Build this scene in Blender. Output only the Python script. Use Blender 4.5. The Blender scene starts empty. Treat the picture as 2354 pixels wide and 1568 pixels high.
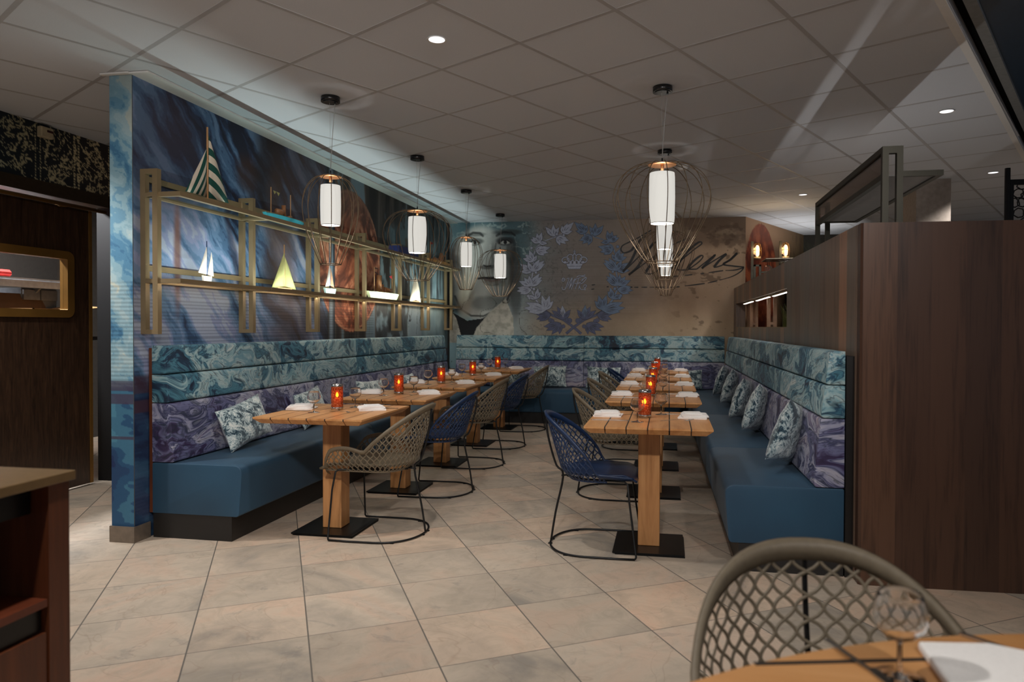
import bpy, math, random
import numpy as np
from mathutils import Vector, Matrix
random.seed(7)
PI = math.pi
D = bpy.data
SC = bpy.context.scene
COL = SC.collection

# ------------------------------------------------------------------ camera, world, exposure
CAM_H = 1.287
CEIL = 2.77
YAW, PITCH, ROLL = 0.174888, 0.014692, 0.003144
cam_d = D.cameras.new('camera')
cam = D.objects.new('camera', cam_d)
COL.objects.link(cam)
cr, cu, cf = Vector((0.984733, 0.174042, 0.003144)), Vector((-0.005653, 0.013920, 0.999887)), Vector((-0.173979, 0.984640, -0.014692))
cr = Vector((0.984733, -(-0.174042), 0.003144))
m = Matrix((( cr.x, cu.x, -cf.x, 0), (cr.y, cu.y, -cf.y, 0), (cr.z, cu.z, -cf.z, CAM_H), (0, 0, 0, 1)))
cam.matrix_world = m
cam_d.sensor_width = 36
cam_d.lens = 1607.95 / 2354 * 36
cam_d.shift_x = -(1252.89 - 1177) / 2354
cam_d.shift_y = -(784 - 774.7) / 2354
cam_d.clip_start = 0.05
cam_d.dof.use_dof = True
cam_d.dof.focus_distance = 5.0
cam_d.dof.aperture_fstop = 2.9
SC.camera = cam
SC.view_settings.view_transform = 'Standard'
SC.view_settings.look = 'None'
SC.view_settings.exposure = 0.0
SC.view_settings.gamma = 1.0
SC.view_settings.use_curve_mapping = False
W = D.worlds.new('world'); SC.world = W
W.use_nodes = True
W.node_tree.nodes['Background'].inputs[0].default_value = (0.75, 0.85, 1.0, 1)
W.node_tree.nodes['Background'].inputs[1].default_value = 0.19

# ------------------------------------------------------------------ helpers
def s2l(c):
    c = c / 255.0
    return c / 12.92 if c <= 0.04045 else ((c + 0.055) / 1.055) ** 2.4
def rgb(r, g, b): return (s2l(r), s2l(g), s2l(b), 1.0)

class MB:
    def __init__(s): s.v = []; s.f = []; s.m = []; s.sm = []
    def add(s, vs, fs, mi=0, smooth=False):
        o = len(s.v); s.v += [tuple(v) for v in vs]
        for f in fs: s.f.append([i + o for i in f]); s.m.append(mi); s.sm.append(smooth)
        return s
    def box(s, a, b, mi=0):
        x0, y0, z0 = a; x1, y1, z1 = b
        if x0 > x1: x0, x1 = x1, x0
        if y0 > y1: y0, y1 = y1, y0
        if z0 > z1: z0, z1 = z1, z0
        vs = [(x0,y0,z0),(x1,y0,z0),(x1,y1,z0),(x0,y1,z0),(x0,y0,z1),(x1,y0,z1),(x1,y1,z1),(x0,y1,z1)]
        return s.add(vs, [(0,3,2,1),(4,5,6,7),(0,1,5,4),(1,2,6,5),(2,3,7,6),(3,0,4,7)], mi)
    def prism(s, pts, vec, mi=0, smooth=False):      # pts: 3d polygon, extruded by vec
        n = len(pts); vec = Vector(vec)
        vs = [Vector(p) for p in pts] + [Vector(p) + vec for p in pts]
        fs = [list(range(n))[::-1], list(range(n, 2 * n))] + [(i, (i+1) % n, n + (i+1) % n, n + i) for i in range(n)]
        return s.add(vs, fs, mi, smooth)
    def cyl(s, c, r, h, n=24, mi=0, r2=None, smooth=True):
        r2 = r if r2 is None else r2; x, y, z = c
        vs = [(x + r*math.cos(2*PI*i/n), y + r*math.sin(2*PI*i/n), z) for i in range(n)] + [(x + r2*math.cos(2*PI*i/n), y + r2*math.sin(2*PI*i/n), z + h) for i in range(n)]
        s.add(vs, [(i, (i+1) % n, n + (i+1) % n, n + i) for i in range(n)], mi, smooth)
        o = len(s.v) - 2*n
        s.f.append([o + i for i in range(n)][::-1]); s.m.append(mi); s.sm.append(False)
        s.f.append([o + n + i for i in range(n)]); s.m.append(mi); s.sm.append(False)
        return s
    def lathe(s, prof, c=(0,0,0), n=24, mi=0, caps=True, smooth=True):
        x, y, z = c; k = len(prof)
        vs = [(x + r*math.cos(2*PI*i/n), y + r*math.sin(2*PI*i/n), z + h) for r, h in prof for i in range(n)]
        fs = [(j*n + i, j*n + (i+1) % n, (j+1)*n + (i+1) % n, (j+1)*n + i) for j in range(k-1) for i in range(n)]
        if caps:
            fs += [list(range(n))[::-1], [(k-1)*n + i for i in range(n)]]
        return s.add(vs, fs, mi, smooth)
    def tube(s, pts, r, n=6, mi=0, closed=False, flat=None):
        P = [Vector(p) for p in pts]
        if len(P) < 2: return s
        rr = r if isinstance(r, (list, tuple)) else [r]*len(P)
        up = None; vs = []
        N = len(P)
        for i, p in enumerate(P):
            if closed: t = P[(i+1) % N] - P[i-1]
            else: t = P[min(i+1, N-1)] - P[max(i-1, 0)]
            if t.length < 1e-9: t = Vector((0,0,1))
            t.normalize()
            if up is None:
                up = Vector((0,0,1)) if abs(t.z) < 0.9 else Vector((1,0,0))
            a = up - t * up.dot(t)
            if a.length < 1e-6: a = t.orthogonal()
            a.normalize(); b = t.cross(a); up = a
            for k in range(n):
                an = 2*PI*k/n
                vs.append(p + (a*math.cos(an) + b*math.sin(an)) * rr[i])
        fs = []
        for i in range(N if closed else N-1):
            j = (i+1) % N
            for k in range(n):
                fs.append((i*n+k, i*n+(k+1) % n, j*n+(k+1) % n, j*n+k))
        if not closed:
            fs += [list(range(n))[::-1], [(N-1)*n+k for k in range(n)]]
        return s.add(vs, fs, mi, True)
    def ribbon(s, pts, nrm, w, th, mi=0):             # bar with rectangular section following a curved sheet
        P = [Vector(p) for p in pts]; N = len(P); vs = []
        for i, p in enumerate(P):
            t = (P[min(i+1, N-1)] - P[max(i-1, 0)])
            if t.length < 1e-9: t = Vector((0,0,1))
            t.normalize(); n = Vector(nrm[i]); n = n - t*n.dot(t)
            if n.length < 1e-6: n = t.orthogonal()
            n.normalize(); b = t.cross(n)
            for a, c in ((1, .35), (.35, 1), (-.35, 1), (-1, .35), (-1, -.35), (-.35, -1), (.35, -1), (1, -.35)):
                vs.append(p + b*(w/2*a) + n*(th/2*c))
        fs = [(i*8+k, i*8+(k+1) % 8, (i+1)*8+(k+1) % 8, (i+1)*8+k) for i in range(N-1) for k in range(8)]
        return s.add(vs, fs, mi, True)
    def grid(s, fn, nu, nv, mi=0, smooth=True, flip=False):
        vs = [fn(i/nu, j/nv) for j in range(nv+1) for i in range(nu+1)]
        fs = []
        for j in range(nv):
            for i in range(nu):
                a = j*(nu+1)+i
                q = (a, a+1, a+nu+2, a+nu+1)
                fs.append(q[::-1] if flip else q)
        return s.add(vs, fs, mi, smooth)
    def xf(s, M):
        s.v = [tuple(M @ Vector(v)) for v in s.v]; return s
    def build(s, name, mats, parent=None, bevel=0, seg=2, subsurf=0, solid=0):
        me = D.meshes.new(name)
        me.from_pydata(s.v, [], s.f); me.update()
        if not isinstance(mats, (list, tuple)): mats = [mats]
        for mt in mats: me.materials.append(mt)
        me.polygons.foreach_set('material_index', s.m)
        me.polygons.foreach_set('use_smooth', s.sm)
        o = D.objects.new(name, me); COL.objects.link(o)
        if parent: o.parent = parent
        if solid:
            md = o.modifiers.new('t', 'SOLIDIFY'); md.thickness = solid; md.offset = 0
        if bevel:
            md = o.modifiers.new('b', 'BEVEL'); md.width = bevel; md.segments = seg; md.limit_method = 'ANGLE'; md.harden_normals = False
        if subsurf:
            md = o.modifiers.new('s', 'SUBSURF'); md.levels = subsurf; md.render_levels = subsurf
        return o

def thing(name, label, cat, loc=(0,0,0), rz=0, group=None):
    o = D.objects.new(name, None); COL.objects.link(o); o.empty_display_size = 0.1
    o.location = loc; o.rotation_euler = (0, 0, rz)
    return tag(o, label, cat, group)
def tag(o, label, cat, group=None):
    o['label'] = label; o['category'] = cat
    if group: o['group'] = group
    return o
def struct(o): o['kind'] = 'structure'; return o
def copy_tree(o, parent=None):
    c = o.copy(); COL.objects.link(c)
    if parent: c.parent = parent
    for ch in list(o.children): copy_tree(ch, c)
    return c
def dup(o, loc, rz, label, group=None):
    c = copy_tree(o); c.location = loc; c.rotation_euler = (0, 0, rz); c['label'] = label
    if group: c['group'] = group
    return c
class Proto:                                          # the first placement moves the source, later ones copy it
    def __init__(s, o): s.o = o; s.used = False
    def put(s, loc, rz, label, group=None):
        if not s.used:
            s.used = True; s.o.location = loc; s.o.rotation_euler = (0, 0, rz); s.o['label'] = label
            if group: s.o['group'] = group
            return s.o
        return dup(s.o, loc, rz, label, group)

# ---- materials
class NT:
    def __init__(s, name):
        s.m = D.materials.new(name); s.m.use_nodes = True; s.t = s.m.node_tree
        s.b = s.t.nodes['Principled BSDF']; s.out = s.t.nodes['Material Output']
    def n(s, typ, **kw):
        nd = s.t.nodes.new(typ)
        for k, v in kw.items():
            if k in nd.inputs.keys() if hasattr(nd.inputs, 'keys') else False: nd.inputs[k].default_value = v
            else: setattr(nd, k, v)
        return nd
    def l(s, a, b): s.t.links.new(a, b)
    def coord(s, scale=(1,1,1), rot=(0,0,0), loc=(0,0,0)):
        tc = s.n('ShaderNodeTexCoord'); mp = s.n('ShaderNodeMapping')
        mp.inputs['Scale'].default_value = scale; mp.inputs['Rotation'].default_value = rot; mp.inputs['Location'].default_value = loc
        s.l(tc.outputs['Object'], mp.inputs['Vector']); return mp.outputs[0]
    def noise(s, vec, scale=5, detail=3, rough=.5, dist=0):
        n = s.n('ShaderNodeTexNoise'); n.inputs['Scale'].default_value = scale; n.inputs['Detail'].default_value = detail
        n.inputs['Roughness'].default_value = rough; n.inputs['Distortion'].default_value = dist
        if vec is not None: s.l(vec, n.inputs['Vector'])
        return n
    def ramp(s, fac, stops, interp='LINEAR'):
        r = s.n('ShaderNodeValToRGB'); cr_ = r.color_ramp; cr_.interpolation = interp
        while len(cr_.elements) > 1: cr_.elements.remove(cr_.elements[-1])
        cr_.elements[0].position = stops[0][0]; cr_.elements[0].color = stops[0][1]
        for p, c in stops[1:]:
            e = cr_.elements.new(p); e.color = c
        s.l(fac, r.inputs[0]); return r.outputs[0]
    def math(s, op, a, b=None, c=None):
        m_ = s.n('ShaderNodeMath', operation=op)
        for i, x in enumerate((a, b, c)):
            if x is None: continue
            if isinstance(x, (int, float)): m_.inputs[i].default_value = x
            else: s.l(x, m_.inputs[i])
        return m_.outputs[0]
    def mix(s, fac, a, b, mode='MIX'):
        m_ = s.n('ShaderNodeMix', data_type='RGBA', blend_type=mode)
        for i, x in ((0, fac), (6, a), (7, b)):
            if isinstance(x, (int, float)): m_.inputs[i].default_value = x
            elif isinstance(x, tuple): m_.inputs[i].default_value = x
            else: s.l(x, m_.inputs[i])
        return m_.outputs[2]
    def bump(s, h, strength=.3, dist=.01):
        b = s.n('ShaderNodeBump'); b.inputs['Strength'].default_value = strength; b.inputs['Distance'].default_value = dist
        s.l(h, b.inputs['Height']); s.l(b.outputs[0], s.b.inputs['Normal'])
    def set(s, **kw):
        for k, v in kw.items():
            k = k.replace('_', ' ')
            if isinstance(v, (int, float, tuple)): s.b.inputs[k].default_value = v
            else: s.l(v, s.b.inputs[k])
        return s

def simple(name, c, rough=.5, metal=0, noise=0.12, nscale=30, spec=.5, bump=0):
    t = NT(name); co = t.coord()
    n = t.noise(co, nscale, 3)
    lo = tuple(x*(1-noise) for x in c[:3]) + (1,); hi = tuple(min(1, x*(1+noise)) for x in c[:3]) + (1,)
    t.set(Base_Color=t.ramp(n.outputs[0], [(.3, lo), (.7, hi)]), Roughness=rough, Metallic=metal)
    t.b.inputs['Specular IOR Level'].default_value = spec
    if bump: t.bump(n.outputs[0], bump, .002)
    return t.m
def emis(name, c, strength, base=None):
    t = NT(name); t.set(Base_Color=base or c, Emission_Color=c, Emission_Strength=float(strength), Roughness=.7); return t.m

def wood(name, c1, c2, c3, axis='Y', scale=1.0, rough=.42, bump=.06):
    t = NT(name)
    sc = {'X': (1.2, 14, 14), 'Y': (14, 1.2, 14), 'Z': (14, 14, 1.2)}[axis]
    co = t.coord(tuple(v*scale for v in sc))
    n1 = t.noise(co, 1.0, 4, .6, 1.2); n2 = t.noise(co, 6.0, 3, .6, .3)
    f = t.math('ADD', t.math('MULTIPLY', n1.outputs[0], .75), t.math('MULTIPLY', n2.outputs[0], .25))
    t.set(Base_Color=t.ramp(f, [(.32, c1), (.5, c2), (.68, c3)]), Roughness=rough)
    t.bump(n2.outputs[0], bump, .002)
    return t.m

oak = wood('oiled_oak', rgb(180,120,68), rgb(202,144,90), rgb(220,166,110), 'Y', .7)
oak_post = wood('oak_post', rgb(160,108,62), rgb(184,130,80), rgb(202,150,98), 'Z', .7)
oak_fg = wood('oak_round', rgb(184,124,70), rgb(202,144,88), rgb(216,160,104), 'X', .5)
groove_m = simple('dark_inlay', rgb(38,32,28), .6)
black_metal = simple('black_powder_metal', rgb(22,22,23), .42, .3)
base_m = simple('blackened_steel', rgb(16,16,17), .35, .5)
bronze = simple('bronze_metal', rgb(146,126,94), .42, .35, .06, 6)
bronze_dk = simple('dark_bronze_metal', rgb(58,55,46), .42, .6, .08, 6)
bronze_or = simple('ochre_bronze', rgb(134,96,44), .42, .5, .1, 6)
cage_m = simple('cage_wire', rgb(100,82,62), .5, .5)
copper = simple('copper_cap', rgb(196,140,96), .3, .8)
plinth_m = simple('black_plinth', rgb(26,24,23), .45)
canopy_m = simple('black_gloss', rgb(14,14,15), .25)
cord_m = simple('clear_cord', rgb(150,150,148), .4)
steel = simple('cutlery_steel', rgb(200,198,194), .18, 1.0)
napkin_m = simple('white_linen', rgb(240,236,232), .85, 0, .03, 120, .2, .1)
taupe = simple('taupe_leather', rgb(116,104,86), .5, 0, .08, 60, .4, .15)
taupe_seat = simple('taupe_seat_leather', rgb(112,102,84), .42, 0, .06, 60, .4, .1)
blue_leather = simple('blue_leather', rgb(19,42,76), .38, 0, .1, 60, .5, .15)
bench_m = None

def fabric_seat():
    t = NT('petrol_blue_seat_fabric'); co = t.coord()
    n = t.noise(co, 220, 2); n2 = t.noise(co, 2.5, 2)
    c = t.ramp(n2.outputs[0], [(.3, rgb(28,64,88)), (.7, rgb(36,78,104))])
    c2 = t.mix(t.math('MULTIPLY', n.outputs[0], .3), c, rgb(24,50,76))
    t.set(Base_Color=c2, Roughness=.6); t.b.inputs['Sheen Weight'].default_value = .08
    t.bump(n.outputs[0], .15, .001); return t.m
bench_m = fabric_seat()

def marble(name, stops, sc=(1,1,1)):
    t = NT(name); co = t.coord(sc)
    w1 = t.noise(co, 1.5, 2, .5, .3)
    sub = t.n('ShaderNodeVectorMath', operation='MULTIPLY_ADD')
    t.l(w1.outputs['Color'], sub.inputs[0]); sub.inputs[1].default_value = (1.5, 1.5, 1.1); t.l(co, sub.inputs[2])
    w2 = t.noise(sub.outputs[0], 3.6, 3, .5, .7)
    sub2 = t.n('ShaderNodeVectorMath', operation='MULTIPLY_ADD')
    t.l(w2.outputs['Color'], sub2.inputs[0]); sub2.inputs[1].default_value = (.55, .55, .45); t.l(sub.outputs[0], sub2.inputs[2])
    n = t.noise(sub2.outputs[0], 2.6, 5, .55, .4)
    c = t.ramp(n.outputs[0], stops)
    v = t.noise(sub2.outputs[0], 4.2, 2, .5, .5)
    vein = t.math('SUBTRACT', 1.0, t.math('MINIMUM', t.math('MULTIPLY', t.math('ABSOLUTE', t.math('SUBTRACT', v.outputs[0], .5)), 42.0), 1.0))
    c = t.mix(t.math('MULTIPLY', vein, .7), c, rgb(16,34,48))
    t.set(Base_Color=c, Roughness=.55); t.b.inputs['Sheen Weight'].default_value = .06
    fine = t.noise(co, 300, 1); t.bump(fine.outputs[0], .08, .001)
    return t.m
marble_teal = marble('teal_marbled_fabric', [(.30, rgb(14,26,44)), (.37, rgb(20,52,78)), (.42, rgb(74,128,146)), (.46, rgb(24,66,92)), (.49, rgb(120,160,170)), (.55, rgb(168,188,188)), (.60, rgb(96,142,158)), (.70, rgb(190,200,196))], (1, 1, 1.5))
marble_violet = marble('violet_marbled_fabric', [(.30, rgb(26,18,46)), (.37, rgb(52,40,78)), (.42, rgb(108,110,146)), (.46, rgb(44,48,84)), (.50, rgb(138,140,166)), (.56, rgb(172,170,184)), (.61, rgb(92,88,124)), (.70, rgb(190,178,186))], (1, 1, 1.5))

def velvet(name='crushed_velvet'):
    t = NT(name); co = t.coord()
    inf = t.n('ShaderNodeObjectInfo')
    vm = t.n('ShaderNodeVectorMath', operation='MULTIPLY_ADD')
    cmb = t.n('ShaderNodeCombineXYZ'); t.l(inf.outputs['Random'], cmb.inputs[0]); t.l(inf.outputs['Random'], cmb.inputs[1])
    t.l(cmb.outputs[0], vm.inputs[0]); vm.inputs[1].default_value = (17, 31, 5); t.l(co, vm.inputs[2])
    a = t.noise(vm.outputs[0], 9, 8, .72, 1.2); b = t.noise(vm.outputs[0], 26, 4, .7, 2.5)
    f = t.math('ADD', t.math('MULTIPLY', a.outputs[0], .6), t.math('MULTIPLY', b.outputs[0], .4))
    t.set(Base_Color=t.ramp(f, [(.38, rgb(14,36,50)), (.475, rgb(34,70,86)), (.50, rgb(160,182,186)), (.58, rgb(232,236,230))]), Roughness=.38)
    t.b.inputs['Sheen Weight'].default_value = .6
    t.bump(f, .6, .006); return t.m
velvet_m = velvet()

def glassy(name, tint=(1,1,1,1), gl=.12, rough=.02, fres=1.4):
    t = NT(name); t.t.nodes.remove(t.b)
    tr = t.n('ShaderNodeBsdfTransparent'); tr.inputs[0].default_value = tint
    g = t.n('ShaderNodeBsdfGlossy'); g.inputs['Roughness'].default_value = rough
    lw = t.n('ShaderNodeLayerWeight'); lw.inputs[0].default_value = .35
    f = t.math('ADD', t.math('MULTIPLY', t.math('POWER', lw.outputs['Facing'], 2.5), .75), gl)
    mx = t.n('ShaderNodeMixShader'); t.l(f, mx.inputs[0]); t.l(tr.outputs[0], mx.inputs[1]); t.l(g.outputs[0], mx.inputs[2])
    t.l(mx.outputs[0], t.out.inputs[0]); return t.m
def real_glass():
    t = NT('clear_glass'); t.set(Base_Color=(1,1,1,1), Roughness=0.02, IOR=1.5); t.b.inputs['Transmission Weight'].default_value = 1.0
    return t.m
glass_m = real_glass()
pane_m = glassy('shelf_glass', (.72,.80,.80,1), .10, .08)
pane_br = glassy('bronze_glass', (.55,.47,.42,1), .05, .08)
window_m = glassy('door_glass', (.85,.85,.85,1), .03)

def mirror_frame_dummy(): pass

# candle glass: mottled amber mirror glass
def candle_glass():
    t = NT('amber_mottled_glass'); co = t.coord()
    n = t.noise(co, 130, 5, .75, 1.0); n2 = t.noise(co, 22, 2)
    c = t.ramp(n.outputs[0], [(.35, rgb(60,20,8)), (.5, rgb(176,74,28)), (.62, rgb(220,150,104))])
    t.set(Base_Color=c, Roughness=.22, Metallic=.35)
    tr = t.n('ShaderNodeBsdfTransparent'); tr.inputs[0].default_value = rgb(255,150,60)
    mx = t.n('ShaderNodeMixShader')
    f = t.ramp(n.outputs[0], [(.4, (.80,.80,.80,1)), (.55, (.62,.62,.62,1)), (.65, (.92,.92,.92,1))])
    t.l(f, mx.inputs[0]); t.l(tr.outputs[0], mx.inputs[1]); t.l(t.b.outputs[0], mx.inputs[2]); t.l(mx.outputs[0], t.out.inputs[0])
    t.bump(n.outputs[0], .4, .002)
    return t.m
candle_m = candle_glass()
rim_silver = simple('silvered_rim', rgb(190,186,182), .2, 1.0)
wax_m = emis('glowing_wax', (1, .36, .08, 1), .12)
flame_m = emis('flame', (1, .55, .14, 1), 26)
shade_m = emis('lamp_shade_fabric', (1, .97, .90, 1), .58, rgb(150,150,145))
ledw = emis('led_strip', (1, .93, .84, 1), 9)
down_m = emis('downlight_lens', (.97, .97, 1, 1), 1.3)

# floor stone tiles
def floor_mat():
    t = NT('stone_floor_tiles'); tc = t.n('ShaderNodeTexCoord')
    TS = .4545; ang = .5394668
    mp = t.n('ShaderNodeMapping', vector_type='TEXTURE')
    mp.inputs['Location'].default_value = (-2.557, 3.608, 0); mp.inputs['Rotation'].default_value = (0, 0, ang); mp.inputs['Scale'].default_value = (TS, TS, 1)
    t.l(tc.outputs['Object'], mp.inputs[0])
    fl = t.n('ShaderNodeVectorMath', operation='FLOOR'); t.l(mp.outputs[0], fl.inputs[0])
    fr = t.n('ShaderNodeVectorMath', operation='FRACTION'); t.l(mp.outputs[0], fr.inputs[0])
    wn = t.n('ShaderNodeTexWhiteNoise', noise_dimensions='2D'); t.l(fl.outputs[0], wn.inputs[0])
    off = t.n('ShaderNodeVectorMath', operation='MULTIPLY_ADD'); t.l(wn.outputs['Color'], off.inputs[0]); off.inputs[1].default_value = (23, 37, 11); t.l(tc.outputs['Object'], off.inputs[2])
    a = t.noise(off.outputs[0], 1.5, 6, .6, .9); b = t.noise(off.outputs[0], 6, 6, .7, 1.6); g = t.noise(off.outputs[0], 2.2, 5, .65, 2.2)
    c = t.ramp(a.outputs[0], [(.30, rgb(158,152,146)), (.42, rgb(192,180,168)), (.52, rgb(208,194,180)), (.62, rgb(212,190,174)), (.72, rgb(196,188,178))])
    c = t.mix(t.math('MULTIPLY', t.ramp(b.outputs[0], [(.45, (0,0,0,1)), (.66, (1,1,1,1))]), .36), c, rgb(166,156,142))
    spot = t.ramp(g.outputs[0], [(.62, (0,0,0,1)), (.66, (1,1,1,1)), (.72, (.3,.3,.3,1))])
    c = t.mix(t.math('MULTIPLY', spot, .30), c, rgb(120,120,124))
    vn_ = t.noise(off.outputs[0], 2.0, 3, .5, 1.0)
    vein = t.math('SUBTRACT', 1.0, t.math('MINIMUM', t.math('MULTIPLY', t.math('ABSOLUTE', t.math('SUBTRACT', vn_.outputs[0], .47)), 160.0), 1.0))
    c = t.mix(t.math('MULTIPLY', vein, .22), c, rgb(130,96,74))
    tint = t.ramp(wn.outputs['Value'], [(0, rgb(226,222,214)), (.5, rgb(240,236,228)), (1, rgb(250,236,222))])
    c = t.mix(1.0, c, tint, 'MULTIPLY')
    sp = t.n('ShaderNodeSeparateXYZ'); t.l(fr.outputs[0], sp.inputs[0])
    def edge(o):
        return t.math('MINIMUM', o, t.math('SUBTRACT', 1.0, o))
    ex = t.math('LESS_THAN', edge(sp.outputs[0]), .0065); ey = t.math('LESS_THAN', edge(sp.outputs[1]), .0045)
    gm = t.math('MAXIMUM', ex, ey)
    c = t.mix(gm, c, rgb(104,98,90))
    t.set(Base_Color=c, Roughness=t.ramp(b.outputs[0], [(.3, (.42,.42,.42,1)), (.7, (.6,.6,.6,1))]))
    h = t.math('SUBTRACT', t.math('MULTIPLY', b.outputs[0], .3), gm)
    t.bump(h, .25, .003)
    return t.m
floor_m = floor_mat()
ceil_tile = simple('mineral_fibre_tile', rgb(202,206,212), .9, 0, .03, 200, .1, .05)
tbar_m = simple('ceiling_t_bar', rgb(170,170,172), .5, .0, .02)
trim_m = simple('ceiling_edge_trim', rgb(214,212,208), .7, 0, .02)
void_m = simple('black_void', rgb(1,1,1), .9, 0, .1, 30, .1)
navy_panel = simple('navy_glass_panel', rgb(24,46,66), .3)
baseb_m = simple('brushed_skirting', rgb(128,116,104), .35, .5)

# walnut veneer panels in vertical bands
def walnut(name, axis, light, grey=0):
    t = NT(name)
    co = t.coord({'X': (1, 0.001, 0.001), 'Y': (0.001, 1, 0.001)}[axis])
    sp_ = t.n('ShaderNodeSeparateXYZ'); tc_ = t.n('ShaderNodeTexCoord'); t.l(tc_.outputs['Object'], sp_.inputs[0])
    wn = t.n('ShaderNodeTexWhiteNoise', noise_dimensions='1D'); t.l(t.math('FLOOR', t.math('MULTIPLY', sp_.outputs[{'X': 0, 'Y': 1}[axis]], 6.3)), wn.inputs['W'])
    nb_ = t.noise(co, 14, 3, .7)
    class _B: pass
    band = _B(); band.outputs = [t.math('ADD', t.math('MULTIPLY', t.math('ADD', .25, t.math('MULTIPLY', wn.outputs['Value'], .5)), .6), t.math('MULTIPLY', nb_.outputs[0], .4))]
    cg = t.coord({'X': (55, 55, 2.2), 'Y': (55, 55, 2.2)}[axis]); g = t.noise(cg, 1.4, 4, .6, .4)
    cg2 = t.coord((9, 9, .8)); g2 = t.noise(cg2, 1.2, 3, .6, 1.4)
    f = t.math('ADD', t.math('ADD', t.math('MULTIPLY', band.outputs[0], .85), t.math('MULTIPLY', g.outputs[0], .12)), t.math('SUBTRACT', t.math('MULTIPLY', g2.outputs[0], .22), .09))
    k = light
    def c(r, g_, b):
        m_ = (r+g_+b)/3; r, g_, b = [v*(1-grey) + m_*grey for v in (r, g_, b)]
        return rgb(min(255, r*k), min(255, g_*k), min(255, b*k))
    tones = [(.36, c(40,30,25)), (.45, c(62,44,34)), (.5, c(86,60,44)), (.54, c(58,46,40)), (.62, c(104,74,52))]
    if axis == 'X': pl_ = [(0, c(40,29,24)), (.3, c(60,40,30)), (.62, c(88,57,40)), (1, c(108,72,50))]
    else: pl_ = [(0, c(56,50,47)), (.3, c(70,56,46)), (.6, c(60,60,58)), (.8, c(92,66,50)), (1, c(76,66,56))]
    base = t.ramp(wn.outputs['Value'], pl_)
    gr = t.math('ADD', t.math('ADD', t.math('MULTIPLY', g.outputs[0], .35), t.math('MULTIPLY', g2.outputs[0], .4)), t.math('MULTIPLY', nb_.outputs[0], .25))
    t.set(Base_Color=t.mix(1.0, base, t.ramp(gr, [(.36, (.42,.40,.40,1)), (.5, (.95,.93,.92,1)), (.62, (1.0,1.0,1.0,1))]), 'MULTIPLY'), Roughness=.36)
    t.bump(g.outputs[0], .06, .002); return t.m
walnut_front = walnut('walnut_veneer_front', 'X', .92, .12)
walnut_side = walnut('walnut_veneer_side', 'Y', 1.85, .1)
dark_wood = wood('dark_macassar_wood', rgb(38,26,18), rgb(58,40,28), rgb(76,54,38), 'Z', 3.0, .3)
red_wood = wood('reddish_wood', rgb(76,38,20), rgb(96,50,26), rgb(112,62,34), 'Z', 1)
cab_top_m = simple('ochre_worktop', rgb(112,88,56), .4, 0, .08, 40)
cab_in = simple('black_interior', rgb(14,14,15), .3, .1)
red_shelf = simple('red_brown_shelf', rgb(100,48,28), .4)

# ------------------------------------------------------------------ mural painting (colour computed per wall vertex)
rng = np.random.RandomState(11)
TAB = rng.rand(256, 256)
def vnoise(x, y):
    xi = np.floor(x).astype(int); yi = np.floor(y).astype(int); fx = x - xi; fy = y - yi
    fx = fx*fx*(3-2*fx); fy = fy*fy*(3-2*fy)
    g = lambda a, b: TAB[a & 255, b & 255]
    return (g(xi,yi)*(1-fx)+g(xi+1,yi)*fx)*(1-fy) + (g(xi,yi+1)*(1-fx)+g(xi+1,yi+1)*fx)*fy
def fbm(x, y, o=4):
    s = 0; a = .5; t = 0
    for i in range(o):
        s = s + a*vnoise(x*2**i + 17*i, y*2**i + 31*i); t += a; a *= .55
    return s/t
def c3(r, g, b): return np.array([s2l(r), s2l(g), s2l(b)])
def sstep(a, b, x): t = np.clip((x-a)/(b-a), 0, 1); return t*t*(3-2*t)
def blend(c, col, m): return c*(1-m[..., None]) + np.asarray(col)*m[..., None]
def blob(x, y, cx, cy, rx, ry, soft=.35, w=0): return 1 - sstep(1-soft, 1+soft, np.sqrt(((x-cx)/rx)**2 + ((y-cy)/ry)**2) + w)
def rampc(f, stops, hard=0):
    p = [s[0] for s in stops]; out = np.zeros(f.shape + (3,))
    for k in range(3): out[..., k] = np.interp(f, p, [s[1][k] for s in stops])
    return out
def posterize(f, n): return np.floor(f*n)/n + .5/n
def inpoly(x, y, P):
    r = np.zeros(x.shape, bool); n = len(P)
    for i in range(n):
        x0, y0 = P[i]; x1, y1 = P[(i+1) % n]
        if y0 == y1: continue
        c = ((y0 > y) != (y1 > y)) & (x < (x1-x0)*(y-y0)/(y1-y0) + x0)
        r ^= c
    return r.astype(float)

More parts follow.
